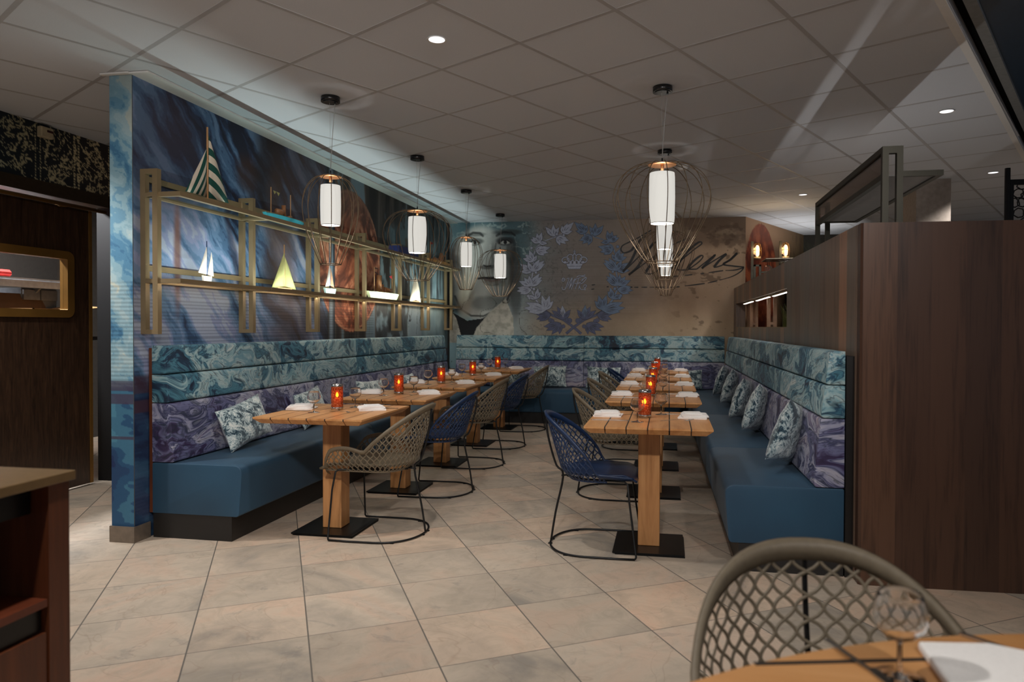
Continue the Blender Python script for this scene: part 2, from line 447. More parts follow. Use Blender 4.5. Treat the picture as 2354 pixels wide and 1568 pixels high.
def paint_left(Y, Z):
    # brush streaks running down to the right
    s = Y*.72 - Z*.70; t = Y*.70 + Z*.72
    wx = (fbm(Y*2.2, Z*2.2) - .5)*.24
    n = fbm((t+wx)*9, (s+wx)*1.5, 5)
    n2 = fbm((t+wx)*19 + 9, s*3.4, 4)
    f = np.clip((n*.68 + n2*.32 - .32)/.34, 0, 1)
    bright = .5 + .20*blob(Y, Z, 4.15, 1.55, .95, .75, .6) - .38*blob(Y, Z, 4.5, 2.5, 1.1, .55, .6) + .12*blob(Y, Z, 5.4, 1.9, .6, .8, .6)
    f = posterize(np.clip(f*.85 + (bright-.5)*.9 + .03, 0, .999), 8)
    c = rampc(f, [(0, c3(28,30,42)), (.18, c3(40,52,78)), (.36, c3(62,92,128)), (.52, c3(92,126,160)), (.66, c3(120,146,180)), (.8, c3(146,156,192)), (1, c3(182,190,204))])
    # brown patches of the painted head, eye and shadows
    w = (fbm(Y*4, Z*4) - .5)*.7
    br = c3(66,48,42)
    c = blend(c, c3(70,62,76), blob(Y, Z, 3.95, 2.35, .35, .5, .5, w)*.6)
    c = blend(c, br, blob(Y, Z, 4.78, 2.42, .13, .13, .5, w)*.8)
    c = blend(c, c3(46,40,42), blob(Y, Z, 5.08, 2.55, .17, .55, .4, w)*.85)
    c = blend(c, c3(60,50,50), blob(Y, Z, 4.86, 2.12, .08, .16, .5, w)*.7)
    c = blend(c, c3(74,58,54), blob(Y, Z, 5.75, 2.5, .5, .55, .5, w)*.75)
    c = blend(c, c3(92,70,60), blob(Y, Z, 5.25, 1.8, .22, .5, .6, w)*.8)
    c = blend(c, c3(78,62,58), blob(Y, Z, 5.45, 1.2, .4, .5, .6, w)*.75)
    c = blend(c, c3(120,74,44), blob(Y, Z, 4.02, 1.72, .035, .34, .5, w*.4)*.8)
    c = blend(c, c3(48,46,66), blob(Y - (Z-1.8)*-.35, Z, 4.62, 1.75, .04, .4, .5, w*.5)*.7)
    # right part: soot brown wall with pale figures
    m = sstep(5.95, 6.05, Y)
    st = fbm(Y*9, Z*.8 + 5, 4)
    dk = rampc(np.clip((st-.3)/.4, 0, 1), [(0, c3(30,27,27)), (.5, c3(60,54,50)), (.8, c3(86,80,74)), (1, c3(104,122,132))])
    c = c*(1-m[..., None]) + dk*m[..., None]
    fig = fbm(Y*5.5 + 3, Z*2.6 + 8, 5)
    fm = sstep(.50, .56, fig)*blob(Y, Z, 8.1, 1.75, 1.05, .62, .4)
    c = blend(c, rampc(posterize(np.clip((fig-.45)/.3, 0, .99), 5), [(0, c3(90,118,130)), (.5, c3(140,164,172)), (1, c3(186,200,200))]), fm*.85)
    fm2 = sstep(.56, .62, fbm(Y*4, Z*3.5+20, 4))*blob(Y, Z, 7.9, 2.35, .6, .3, .5)
    c = blend(c, c3(96,118,126), fm2*.6)
    # framed dark picture low on the wall, then the pale blue folds
    pic = sstep(7.10, 7.13, Y)*(1 - sstep(8.02, 8.06, Y))*(1 - sstep(1.62, 1.66, Z))
    pc = rampc(fbm(Y*6, Z*6+4, 4), [(.3, c3(24,26,32)), (.6, c3(54,58,62)), (.75, c3(120,140,150))])
    c = blend(c, pc, pic*.9)
    sil = sstep(8.04, 8.08, Y)*(1 - sstep(8.5, 8.55, Y))*(1 - sstep(1.6, 1.7, Z))
    fo = fbm(Y*7, Z*5 + 2, 4); ln = 1 - sstep(.01, .03, np.abs(fo-.5))
    c = blend(c, c3(140,158,168), sil*.8); c = blend(c, c3(34,38,44), sil*ln)
    tl = sstep(8.5, 8.7, Y)
    tc_ = rampc(fbm(Y*3, Z*3), [(.3, c3(84,112,122)), (.7, c3(140,162,168))])
    c = blend(c, tc_, tl*.75)
    dr = sstep(.54, .58, fbm(Y*11, Z*1.3+40, 3))*tl*sstep(1.6, 1.8, Z)
    c = blend(c, c3(50,44,46), dr*.8)
    dr2 = sstep(.5, .56, fbm(Y*7+3, Z*1.1+60, 3))*sstep(7.2, 7.5, Y)*sstep(1.55, 1.7, Z)
    c = blend(c, c3(34,30,30), dr2*.65)
    # great copper coin
    cy_, cz_, R_ = 6.52, 1.93, .70
    d = np.sqrt((Y-cy_)**2 + (Z-cz_)**2); a = np.arctan2(Z-cz_, Y-cy_)
    sw = fbm(Y*9 + 2*np.sin(Z*9), Z*9 + 2*np.cos(Y*8), 4)
    cc = rampc(posterize(np.clip((sw-.3)/.4, 0, .99), 10), [(0, c3(80,40,28)), (.35, c3(124,66,46)), (.6, c3(152,86,60)), (.85, c3(186,116,84)), (1, c3(206,150,120))])
    cc = blend(cc, c3(196,140,110), (1 - sstep(.004, .012, np.abs(d-R_+.02)))*.8)
    cc = blend(cc, c3(92,50,36), (1 - sstep(.004, .012, np.abs(d-R_+.17)))*.5)
    cc = blend(cc, c3(94,72,62), sstep(2.1, 2.55, Z)*.75)
    c = c*(1 - (d < R_)[..., None]) + cc*(d < R_)[..., None]
    # steel coloured vertical band beside the coin
    bd = sstep(6.05, 6.06, Y)*(1 - sstep(6.17, 6.18, Y))
    g_ = .5 + .5*np.cos((Y-6.10)*50)
    c = c*(1-bd[..., None]) + (c3(34,42,52)*(1-g_)[..., None] + c3(122,136,148)*g_[..., None])*bd[..., None]
    # fine ribs in the lower half of the print
    rib = (np.sin(Z*2*PI/.024) > .15)*(1 - sstep(1.53, 1.56, Z))*(1 - sstep(7.0, 7.1, Y))
    c = c*(1 - .38*rib[..., None])
    low = 1 - sstep(.86, 1.0, Z)
    lc = rampc(posterize(fbm(Y*1.5, Z*9, 4), 10), [(.3, c3(22,30,58)), (.5, c3(30,50,84)), (.7, c3(50,84,112))])
    c = blend(c, lc, low*.92)
    c = blend(c, c3(70,46,56), ((np.abs(Z-.93) < .05) | (np.abs(Z-.80) < .035))*.7)
    return c

def paint_pillar(X, Z):
    s = X*.5 - Z; t = X + Z*.5
    w = (fbm(X*6, Z*6) - .5)*.3
    f = fbm((t+w)*6 + 4, (s+w)*2.6 + 3, 5)
    f = posterize(np.clip((f-.28)/.44, 0, .99), 7)
    c = rampc(f, [(0, c3(64,112,150)), (.3, c3(96,150,182)), (.5, c3(146,184,198)), (.75, c3(170,202,212)), (1, c3(222,222,200))])
    top = sstep(2.25, 2.7, Z); c = blend(c, c3(58,92,110), top*.6)
    rib = (np.sin(Z*2*PI/.024) > .1)*(1 - sstep(1.53, 1.56, Z))
    c = c*(1 - .28*rib[..., None])
    low = 1 - sstep(.90, .95, Z)
    lc = rampc(posterize(fbm(X*3, Z*6+7, 4), 9), [(.3, c3(34,52,92)), (.5, c3(44,84,120)), (.7, c3(78,132,156))])
    c = blend(c, lc, low)
    c = blend(c, c3(72,56,76), ((np.abs(Z-.93) < .03) | (np.abs(Z-.85) < .028) | (np.abs(Z-.62) < .01))*.8)
    return c

def stroke(X, Z, pts, wd):
    m_ = np.full(X.shape, 9.0)
    for (x0, z0), (x1, z1) in zip(pts[:-1], pts[1:]):
        dx, dz = x1-x0, z1-z0; t = np.clip(((X-x0)*dx + (Z-z0)*dz)/(dx*dx+dz*dz), 0, 1)
        m_ = np.minimum(m_, np.hypot(X-x0-t*dx, Z-z0-t*dz))
    return 1 - sstep(wd*.55, wd*1.2, m_)
def portrait_lines(c, X, Z):
    dk = c3(26,28,32); md = c3(92,98,98); lt = c3(206,212,206)
    for ex, sc_ in ((-2.29, 1.0), (-2.73, .85)):
        c = blend(c, lt, blob(X, Z, ex, 2.478, .070*sc_, .026*sc_, .25)*.9)
        c = blend(c, dk, blob(X, Z, ex+.005, 2.480, .026*sc_, .028*sc_, .2))
        c = blend(c, dk, stroke(X, Z, [(ex-.085*sc_, 2.468), (ex-.04*sc_, 2.508), (ex+.03*sc_, 2.512), (ex+.085*sc_, 2.475)], .011)*.95)
        c = blend(c, md, stroke(X, Z, [(ex-.07*sc_, 2.452), (ex, 2.442), (ex+.07*sc_, 2.458)], .007)*.8)
        c = blend(c, dk, stroke(X, Z, [(ex-.12*sc_, 2.575), (ex-.03*sc_, 2.625), (ex+.09*sc_, 2.615), (ex+.14*sc_, 2.575)], .019)*.75)
    c = blend(c, md, stroke(X, Z, [(-2.42, 2.46), (-2.44, 2.32), (-2.40, 2.20), (-2.43, 2.155), (-2.50, 2.145)], .014)*.8)
    c = blend(c, dk, stroke(X, Z, [(-2.60, 2.16), (-2.56, 2.14), (-2.50, 2.15)], .012)*.8)
    c = blend(c, lt, stroke(X, Z, [(-2.50, 2.44), (-2.51, 2.30), (-2.50, 2.20)], .02)*.6)
    c = blend(c, dk, stroke(X, Z, [(-2.68, 1.965), (-2.60, 1.985), (-2.50, 1.975), (-2.38, 1.985), (-2.27, 1.962)], .011)*.9)
    c = blend(c, c3(140,112,108), stroke(X, Z, [(-2.58, 1.95), (-2.48, 1.935), (-2.36, 1.95)], .016)*.7)
    c = blend(c, md, stroke(X, Z, [(-2.56, 1.885), (-2.47, 1.872), (-2.38, 1.885)], .012)*.6)
    c = blend(c, dk, stroke(X, Z, [(-3.02, 1.72), (-2.93, 1.53), (-2.78, 1.44), (-2.60, 1.435), (-2.42, 1.52), (-2.26, 1.66), (-2.17, 1.85)], .016)*.8)
    return c
def paint_back(X, Z):
    w = (fbm(X*3, Z*3) - .5)
    f = fbm(X*1.2 + 5, Z*1.6 + 3, 4)
    c = rampc(np.clip((X+3.1)/4.1 + w*.12, 0, 1), [(0, c3(150,186,196)), (.2, c3(146,166,170)), (.36, c3(146,142,140)), (.6, c3(164,152,142)), (.8, c3(192,168,146)), (1, c3(214,188,160))])
    c = blend(c, c3(196,172,140), (1 - sstep(1.3, 1.75, Z))*sstep(-2.4, -1.4, X)*.55)
    c = blend(c, c3(96,78,66), sstep(2.3, 2.5, Z + w*.25)*sstep(-.7, .2, X)*.7)
    c = blend(c, c3(106,88,74), sstep(.5, .56, fbm(X*3.2, Z*3.6+9, 5))*sstep(-.4, .3, X)*sstep(2.0, 2.3, Z)*.6)
    c = blend(c, c3(168,152,130), sstep(.58, .62, fbm(X*4+6, Z*9, 4))*sstep(2.45, 2.6, Z)*sstep(-.4, .2, X)*.5)
    c = blend(c, c3(96,78,64), sstep(.66, .69, fbm(X*9+3, Z*14+4, 3))*sstep(-.2, .5, X)*.6)
    # portrait: head emerging from teal curls on the left
    hair = sstep(-3.2, -2.9, X)*(1 - sstep(-2.05, -1.75, X + w*.4))*sstep(1.9, 2.3, Z)
    curl = fbm(X*9 + 3*w, Z*9, 3); hl = 1 - sstep(.015, .05, np.abs(curl - .5))
    c = blend(c, c3(70,108,118), hair*.75); c = blend(c, c3(176,198,198), hair*hl*.7)
    swirl = fbm(X*14, Z*14+50, 3); sl = 1 - sstep(.01, .035, np.abs(swirl-.48))
    c = blend(c, c3(76,80,78), sl*(1 - sstep(-1.6, -.9, X))*sstep(-2.2, -1.9, X)*.45)
    face = blob(X, Z, -2.62, 2.05, .52, .66, .10, w*.12)
    fc = rampc(np.clip((X+3.1)/1.1 + w*.25, 0, 1), [(0, c3(90,84,82)), (.12, c3(206,200,190)), (.45, c3(216,220,214)), (.7, c3(160,168,166)), (1, c3(80,78,76))])
    c = blend(c, fc, face*.92)
    for (x, z, rx, rz, col, k) in [(-2.29, 2.50, .13, .06, (40,42,46), .9), (-2.26, 2.62, .2, .045, (60,66,66), .8), (-2.72, 2.50, .12, .045, (52,60,62), .75), (-2.72, 2.60, .15, .03, (76,84,84), .6),
                              (-2.30, 2.47, .05, .03, (16,16,20), 1), (-2.71, 2.48, .04, .025, (24,24,28), .8), (-2.46, 2.25, .05, .22, (104,108,104), .5), (-2.56, 2.13, .11, .03, (62,62,60), .7),
                              (-2.48, 1.975, .22, .02, (70,58,56), .85), (-2.46, 1.92, .15, .03, (128,122,114), .5), (-2.14, 1.95, .09, .55, (50,48,50), .6), (-2.98, 1.85, .12, .4, (44,42,42), .75), (-2.5, 1.62, .3, .1, (100,104,102), .6), (-2.20, 2.35, .07, .2, (54,56,58), .6)]:
        c = blend(c, c3(*col), blob(X, Z, x, z, rx, rz, .3, w*.4)*k)
    c = portrait_lines(c, X, Z)
    light = blob(X + (Z-1.7)*-.1, Z, -2.86, 1.75, .1, .35, .5)
    c = blend(c, c3(200,186,164), light*.7)
    neck = inpoly(X, Z, [(-3.08,1.50),(-2.84,1.37),(-2.62,1.40),(-2.39,1.53),(-2.26,1.66),(-2.45,1.48),(-2.66,1.28),(-2.775,1.05),(-2.92,1.05),(-3.02,1.35)])
    colR = inpoly(X, Z, [(-2.775,1.05),(-2.68,1.27),(-2.49,1.50),(-2.27,1.67),(-2.17,1.42),(-2.15,1.05)])
    colL = inpoly(X, Z, [(-3.13,1.05),(-3.13,1.60),(-3.0,1.40),(-2.90,1.05)])
    c = blend(c, c3(26,28,33), neck)
    dots = fbm(X*22, Z*22, 2)
    cl = rampc(posterize(dots, 6), [(.3, c3(168,166,154)), (.7, c3(200,198,186))])
    c = blend(c, cl, np.clip(colR + colL, 0, 1))
    edge = inpoly(X, Z, [(-2.79,1.05),(-2.70,1.27),(-2.50,1.50),(-2.27,1.69),(-2.27,1.67),(-2.49,1.485),(-2.675,1.26),(-2.76,1.05)])
    c = blend(c, c3(190,188,176), edge)
    cr_ = np.abs(fbm(X*2.2+8, Z*2.2, 3) - .5) < .004
    c = blend(c, c3(70,68,62), cr_*(1 - sstep(-2.0, -1.7, X))*(1 - sstep(1.6, 1.8, Z))*.8)
    paper = fbm(X*16+3, Z*16, 3)
    c = c*(1 + .10*(paper-.5))[..., None]
    rib = (np.sin(Z*2*PI/.024) > .3)*(1 - sstep(2.3, 2.5, Z))*sstep(-2.4, -2.1, X)*(1 - sstep(-.5, -.1, X))*sstep(1.35, 1.45, Z)
    return c*(1 - .16*rib[..., None])

def paint_recess(S, Z):
    w = (fbm(S*4, Z*4) - .5)
    c = rampc(np.clip(S/2.3, 0, 1), [(0, c3(176,140,108)), (.5, c3(150,118,90)), (1, c3(110,90,64))])
    d = np.sqrt(((S-.56)/.60)**2 + ((Z-1.96)/.78)**2)
    cc = rampc(posterize(np.clip((fbm(S*9, Z*9+2, 4)-.3)/.4, 0, .99), 8), [(0, c3(110,44,24)), (.5, c3(160,72,40)), (1, c3(206,110,66))])
    cc = blend(cc, c3(120,76,60), sstep(2.3, 2.6, Z)*.6)
    c = blend(c, c3(90,70,56), sstep(.55, .6, fbm(S*12, Z*3, 4))*sstep(1.2, 1.5, S)*.6)
    return c*(1-(d < 1)[..., None]) + cc*(d < 1)[..., None]

def paint_door_wall(Y, Z):
    # dark wallpaper with a stippled gold and blue print: columns of bead lines with scrolls and figures between
    base = rampc(np.clip((Y-3.6)/1.8, 0, 1), [(0, c3(22,40,52)), (.5, c3(40,44,48)), (1, c3(62,50,42))])
    g = rampc(np.clip((Y-3.6)/1.8 + .15*(fbm(Y*4,Z*4)-.5), 0, 1), [(0, c3(110,170,180)), (.35, c3(196,188,150)), (1, c3(236,206,156))])
    cell = .34; k = np.floor(Y/cell); u = (Y/cell - k)
    beadx = (np.abs(u-.06) < .02) | (np.abs(u-.94) < .02)
    bead = beadx*(np.sin(Z*2*PI/.022) > -.2)
    sw = fbm(Y*10 + 1.6*np.sin(Z*11+k*2), Z*10 + k*7.3, 3)
    sc = (np.abs(sw-.5) < .020)
    fig = (np.abs(fbm(Y*24 + k*3, Z*24, 3)-.5) < .045)*(np.abs(u-.5) < .30 - .10*np.sin(Z*14+k))
    sti = ((np.sin(Y*2*PI/.016) > .2) & (np.sin(Z*2*PI/.013) > .0))*(fbm(Y*6, Z*6+9, 3) > .53)
    m = np.clip(bead*.9 + sc*.9 + fig*.75 + sti*.5, 0, 1)
    return blend(base, g, m)

def mural_mat(name, rough=.62, gloss=.3):
    t = NT(name); a = t.n('ShaderNodeAttribute', attribute_name='mural')
    co = t.coord(); n = t.noise(co, 60, 3)
    c = t.mix(t.math('MULTIPLY', n.outputs[0], .14), a.outputs['Color'], (0,0,0,1))
    t.set(Base_Color=c, Roughness=rough); t.b.inputs['Specular IOR Level'].default_value = gloss
    t.bump(n.outputs[0], .05, .001); return t.m
mural_m = mural_mat('printed_wallpaper')

def painted_wall(name, p0, p1, z0, z1, thick, paint, res=.0105, extra_mats=(), u0=0, holes=None):
    """vertical wall from p0 to p1 (painted side to the right of p0->p1 when seen from above is -normal)"""
    p0 = np.array(p0, float); p1 = np.array(p1, float); L = np.linalg.norm(p1-p0); d = (p1-p0)/L; n = np.array([d[1], -d[0]])
    nu = max(2, int(L/res)); nv = max(2, int((z1-z0)/res))
    us = np.linspace(0, L, nu+1); zs = np.linspace(z0, z1, nv+1)
    U, Z = np.meshgrid(us, zs)
    co = np.stack([p0[0]+d[0]*U, p0[1]+d[1]*U, Z], -1).reshape(-1, 3)
    idx = np.arange((nu+1)*(nv+1)).reshape(nv+1, nu+1)
    q = np.stack([idx[:-1,:-1], idx[:-1,1:], idx[1:,1:], idx[1:,:-1]], -1).reshape(-1, 4)
    if holes is not None:
        uc = ((us[:-1]+us[1:])/2)[None,:].repeat(nv,0).ravel(); zc = ((zs[:-1]+zs[1:])/2)[:,None].repeat(nu,1).ravel()
        q = q[~holes(uc + u0, zc)]
    nV = len(co)
    colr = paint(U.ravel() + u0, Z.ravel())
    # back slab
    b = [p0, p1, p1 + n*thick, p0 + n*thick]
    box = np.array([[x, y, z] for z in (z0, z1) for x, y in b])
    verts = np.vstack([co, box]); o = nV
    bf = [[o+0,o+1,o+2,o+3],[o+7,o+6,o+5,o+4],[o+1,o+2,o+6,o+5],[o+2,o+3,o+7,o+6],[o+3,o+0,o+4,o+7]]
    me = D.meshes.new(name)
    me.from_pydata(verts.tolist(), [], q.tolist() + bf)
    me.materials.append(mural_m)
    for e in extra_mats: me.materials.append(e)
    at = me.color_attributes.new('mural', 'FLOAT_COLOR', 'POINT')
    full = np.ones((len(verts), 4)); full[:nV, :3] = np.clip(colr, 0, 1); full[nV:, :3] = .12
    at.data.foreach_set('color', full.ravel())
    o = D.objects.new(name, me); COL.objects.link(o); struct(o)
    return o
def join_decals(wall, mb, mats):
    """merge thin printed outlines into the wall's own mesh"""
    me = wall.data; base = len(me.materials)
    for m_ in mats: me.materials.append(m_)
    import bmesh
    bm = bmesh.new(); bm.from_mesh(me)
    vs = [bm.verts.new(v) for v in mb.v]
    for f, mi in zip(mb.f, mb.m):
        try: fc = bm.faces.new([vs[i] for i in f]); fc.material_index = base + mi
        except ValueError: pass
    bm.to_mesh(me); bm.free()

# ------------------------------------------------------------------ room shell
struct(MB().box((-7.5, -4, -.1), (7.5, 13, 0)).build('floor', floor_m))
# ceiling with its opening edge on the right
EA = Vector((1.24, 3.46)); ED = Vector((2.10, 3.90)); ED.normalize()
ED = Vector((1.72, 3.08)).normalized()
def edge_pt(t, off=0):
    nrm = Vector((ED.y, -ED.x)); p = EA + ED*t + nrm*off; return (p.x, p.y)
e0 = edge_pt(-9); e1 = edge_pt(10.6)
cb = MB()
cb.prism([(-7.5, -4.4, CEIL), (e0[0], -4.4, CEIL), (e0[0], e0[1], CEIL), (e1[0], e1[1], CEIL), (e1[0], 13, CEIL), (-7.5, 13, CEIL)], (0, 0, .06))
struct(cb.build('ceiling', ceil_tile))
# exposed T bars of the suspended ceiling, 60 cm grid turned about 30 degrees
tb = MB(); ang = -.516332; ex = Vector((math.cos(ang), math.sin(ang))); ey = Vector((-ex.y, ex.x)); org = Vector((-1.8893, 2.8501))
nE = Vector((ED.y, -ED.x))
def clipseg(p, d):
    t0, t1 = -20., 20.
    for (n_, c_) in ((Vector((1,0)), 7.4), (Vector((-1,0)), 7.4), (Vector((0,1)), 12.9), (Vector((0,-1)), 4.3), (nE, nE.dot(EA))):
        a = n_.dot(p); b = n_.dot(d)
        if abs(b) < 1e-9:
            if a > c_: return None
        else:
            t = (c_-a)/b
            if b > 0: t1 = min(t1, t)
            else: t0 = max(t0, t)
    return (t0, t1) if t1 > t0 else None
for fam, (dr, st, wd) in enumerate(((ex, ey, .024), (ey, ex, .024))):
    for k in range(-26, 27):
        p = org + st*(.6*k); c = clipseg(p, dr)
        if not c: continue
        a = p + dr*c[0]; b = p + dr*c[1]; s_ = st*(wd/2)
        z = CEIL - .0008 - .0003*fam
        tb.prism([(a-s_).to_3d()+Vector((0,0,z)), (b-s_).to_3d()+Vector((0,0,z)), (b+s_).to_3d()+Vector((0,0,z)), (a+s_).to_3d()+Vector((0,0,z))], (0, 0, .006))
struct(tb.build('trim_1', tbar_m))
struct(MB().box((-3.11, 3.62, CEIL-.012), (-2.985, 9.66, CEIL-.002)).box((-3.30, 3.61, CEIL-.012), (-3.11, 3.635, CEIL-.002)).build('trim_2', trim_m))
# opening edge: trim, black joint, metal profile, navy upstand, black ceiling void above
def strip(o0, o1, z, h):
    a0 = edge_pt(-9, o0); a1 = edge_pt(10.6, o0); b0 = edge_pt(-9, o1); b1 = edge_pt(10.6, o1)
    return MB().prism([(*a0, z), (*a1, z), (*b1, z), (*b0, z)], (0, 0, h))
struct(strip(-.045, -.005, CEIL-.010, .008).build('trim_3', trim_m))
struct(strip(.002, .05, CEIL+.04, .03).build('trim_4', void_m))
struct(strip(.05, .10, CEIL-.0, .05).build('trim_5', simple('grey_edge_profile', rgb(110,112,112), .5)))
struct(strip(.10, .36, CEIL+.02, .05).build('trim_6', navy_panel))
struct(strip(.36, 9.0, CEIL+.10, .05).build('trim_7', void_m))

# left wall with its printed mural, pillar end and back wall
wl = painted_wall('wall_left', (-3.11, 9.70), (-3.11, 3.645), 0, CEIL, .15, lambda U, Z: paint_left(9.70-U, Z))
pl = painted_wall('wall_left_end', (-3.11, 3.639), (-3.26, 3.639), 0, CEIL, .004, lambda U, Z: paint_pillar(-3.11-U, Z), .006)
WB0, WB1 = (1.01, 9.72), (-3.14, 9.66)
wb = painted_wall('wall_back', WB0, WB1, 0, CEIL, .15, lambda U, Z: paint_back(1.01-U, Z), .0085)
wr = painted_wall('wall_recess', (2.12, 11.78), (1.01, 9.72), 0, CEIL, .12, lambda U, Z: paint_recess(2.34-U, Z), .015)
struct(MB().box((2.05, 11.78, 0), (7.4, 11.9, CEIL)).build('wall_far', simple('dark_far_wall', rgb(46,42,34), .8)))
struct(MB().box((-7.5, 12.9, 0), (7.5, 13, CEIL)).build('wall_rear', simple('rear_wall', rgb(60,56,50), .8)))
struct(MB().box((-3.265, 3.625, 0), (-3.105, 3.636, .095)).box((-3.105, 3.625, 0), (-3.098, 3.76, .095)).build('baseboard_left', baseb_m))

# ---- printed outlines on the back wall: wreath, crown, monogram, signature
def wy(x): return 9.66 + (x+3.14)*(.06/4.15)
DEC = MB()
m_out = simple('wreath_dark_outline', rgb(52,54,66), .55)
m_sil = simple('wreath_silver_lilac', rgb(156,162,180), .45, .2)
m_blu = simple('wreath_dusty_blue', rgb(98,118,146), .45, .2)
m_dk = simple('wreath_slate', rgb(82,88,118), .45, .2)
m_ink = simple('ink_black', rgb(22,20,22), .5)
def dec_poly(pts, off, mi):
    DEC.add([(x, wy(x)-off, z) for x, z in pts], [list(range(len(pts)))], mi)
def W2(x, y): return (-1.303 + (x-785)*.00109, 2.344 - (y-431)*.00108)
def leaf(b, t, w, off, mi, mid=None):
    b = Vector(b); t = Vector(t); d = t-b; n = Vector((-d.y, d.x)).normalized()*w
    prof = [(0, .18), (.2, .72), (.42, 1.0), (.62, .82), (.82, .38), (1, 0)]
    pts = [b + d*a + n*k for a, k in prof] + [b + d*a - n*k for a, k in prof[::-1][1:]]
    dec_poly([tuple(p) for p in pts], off, mi)
clusters = [((520,240), [(410,110),(515,80),(590,120)]), ((640,200), [(625,100),(700,70),(780,60),(765,175)]), ((560,250), [(605,360),(680,340),(722,298),(690,260)]),
 ((330,320), [(300,190),(365,180),(215,270),(440,330),(240,240)]), ((290,420), [(480,380),(455,450),(405,485),(370,360)]), ((260,560), [(200,410),(145,465),(115,520),(300,480)]),
 ((240,690), [(80,590),(100,640),(80,690),(340,530),(400,550),(410,590),(180,560)]), ((220,880), [(340,715),(370,760),(375,800),(130,765),(65,815),(200,740)]), ((230,930), [(45,900),(35,945),(80,985)]),
 ((290,1050), [(320,905),(355,955),(170,1000)]), ((420,1190), [(370,1000),(470,1005),(520,1075),(160,1095),(130,1165),(190,1220)]), ((480,1250), [(260,1230),(300,1315),(340,1340)]),
 ((650,1310), [(570,1150),(635,1130),(740,1190),(500,1200)]), ((610,1370), [(395,1410),(430,1460),(500,1510),(600,1505)])]
stem = [(880,1500),(790,1420),(650,1320),(500,1260),(380,1180),(290,1060),(230,930),(230,800),(260,650),(250,500),(300,370),(420,290),(560,240),(700,170),(775,70)]
berries = [(730,1330,30),(700,1320,24),(480,1325,25),(510,1335,20),(650,1405,22),(265,920,18),(290,705,16),(230,385,18),(560,210,18),(650,225,15),(190,1010,20),(205,1040,18)]
def polyline(pts, w, off, mi):
    P = [Vector(p) for p in pts]; N = len(P); ww = w if isinstance(w, list) else [w]*N
    L_, R_ = [], []
    for i, p in enumerate(P):
        t = (P[min(i+1, N-1)] - P[max(i-1, 0)]).normalized(); n = Vector((-t.y, t.x))*ww[i]/2
        L_.append(p+n); R_.append(p-n)
    for i in range(N-1):
        dec_poly([tuple(L_[i]), tuple(L_[i+1]), tuple(R_[i+1]), tuple(R_[i])], off, mi)
def disc(c, r, off, mi, n=14):
    dec_poly([(c[0]+r*math.cos(2*PI*i/n), c[1]+r*math.sin(2*PI*i/n)) for i in range(n)], off, mi)
for side in (0, 1):
    fx = (lambda p: p) if side == 0 else (lambda p: (1570-p[0] - (4 if p[1] > 1100 else 0), p[1]))
    def mi_(y): return 3 if y > 1225 else (1 if side == 0 else 2)
    sp = [W2(*fx(p)) for p in stem]
    polyline(sp, [.040-.0022*i for i in range(len(sp))], .0012 + side*.0002, 0)
    for i in range(len(sp)-1): polyline(sp[i:i+2], .030-.0016*i, .0016 + side*.0002, mi_(stem[i][1]))
    for b, tips in clusters:
        for k, t in enumerate(tips):
            B = Vector(W2(*fx(b))); T = Vector(W2(*fx(t))); d = (T-B)
            wd = .014 + d.length*.125; o = .0020 + k*.0001
            leaf(B - d*.05, T + d.normalized()*.007, wd + .006, o, 0); leaf(B, T, wd, o + .0004, mi_((b[1]+t[1])/2))
            if side == 1 or b[1] > 1225:
                for q in (-.3, .3):
                    n_ = Vector((-d.y, d.x)).normalized()*wd*q
                    leaf(B + d*.25 + n_*.6, B + d*.72 + n_, .0045, o + .0008, 0)
            else: leaf(B + d*.2, B + d*.6, .003, o + .0008, 0)
    for x, y, r in berries:
        c_ = W2(*fx((x, y))); disc(c_, r*.00109+.004, .0034, 0); disc(c_, r*.00109, .0037, mi_(y))
# crown
def Cc(x, y): return W2(x, y)
for (mi, g) in ((0, .007), (1, 0)):
    off = .0020 + (0 if mi == 0 else .0006)
    dec_poly([Cc(685-g*900, 595-g*600), Cc(895+g*900, 595-g*600), Cc(865+g*500, 662+g*600), Cc(715-g*500, 662+g*600)], off, mi)
    for cx_, cy_, rx, ry in ((675,548,46,36), (735,520,40,46), (790,520,22,50), (845,520,40,46), (905,548,46,36)):
        pts = [Cc(cx_+rx*math.cos(2*PI*i/20), cy_+ry*math.sin(2*PI*i/20)) for i in range(21)]
        polyline(pts, .022 if mi == 0 else .013, off, mi)
    for (a, b, c_) in ((670, 585, 20), (740, 590, 20), (790, 592, 22), (845, 590, 20), (900, 585, 20)):
        disc(Cc(a, b-8), (c_*.00109)*(1.15 if mi == 0 else .85), off+.0002, mi)
    disc(Cc(790, 462), .020 if mi == 0 else .015, off, mi)
    polyline([Cc(790, 418), Cc(790, 470)], .020 if mi == 0 else .012, off, mi); polyline([Cc(772, 436), Cc(808, 436)], .018 if mi == 0 else .010, off, mi)
for k in range(9): disc(Cc(712+k*20, 628), .0055, .0032, 0)
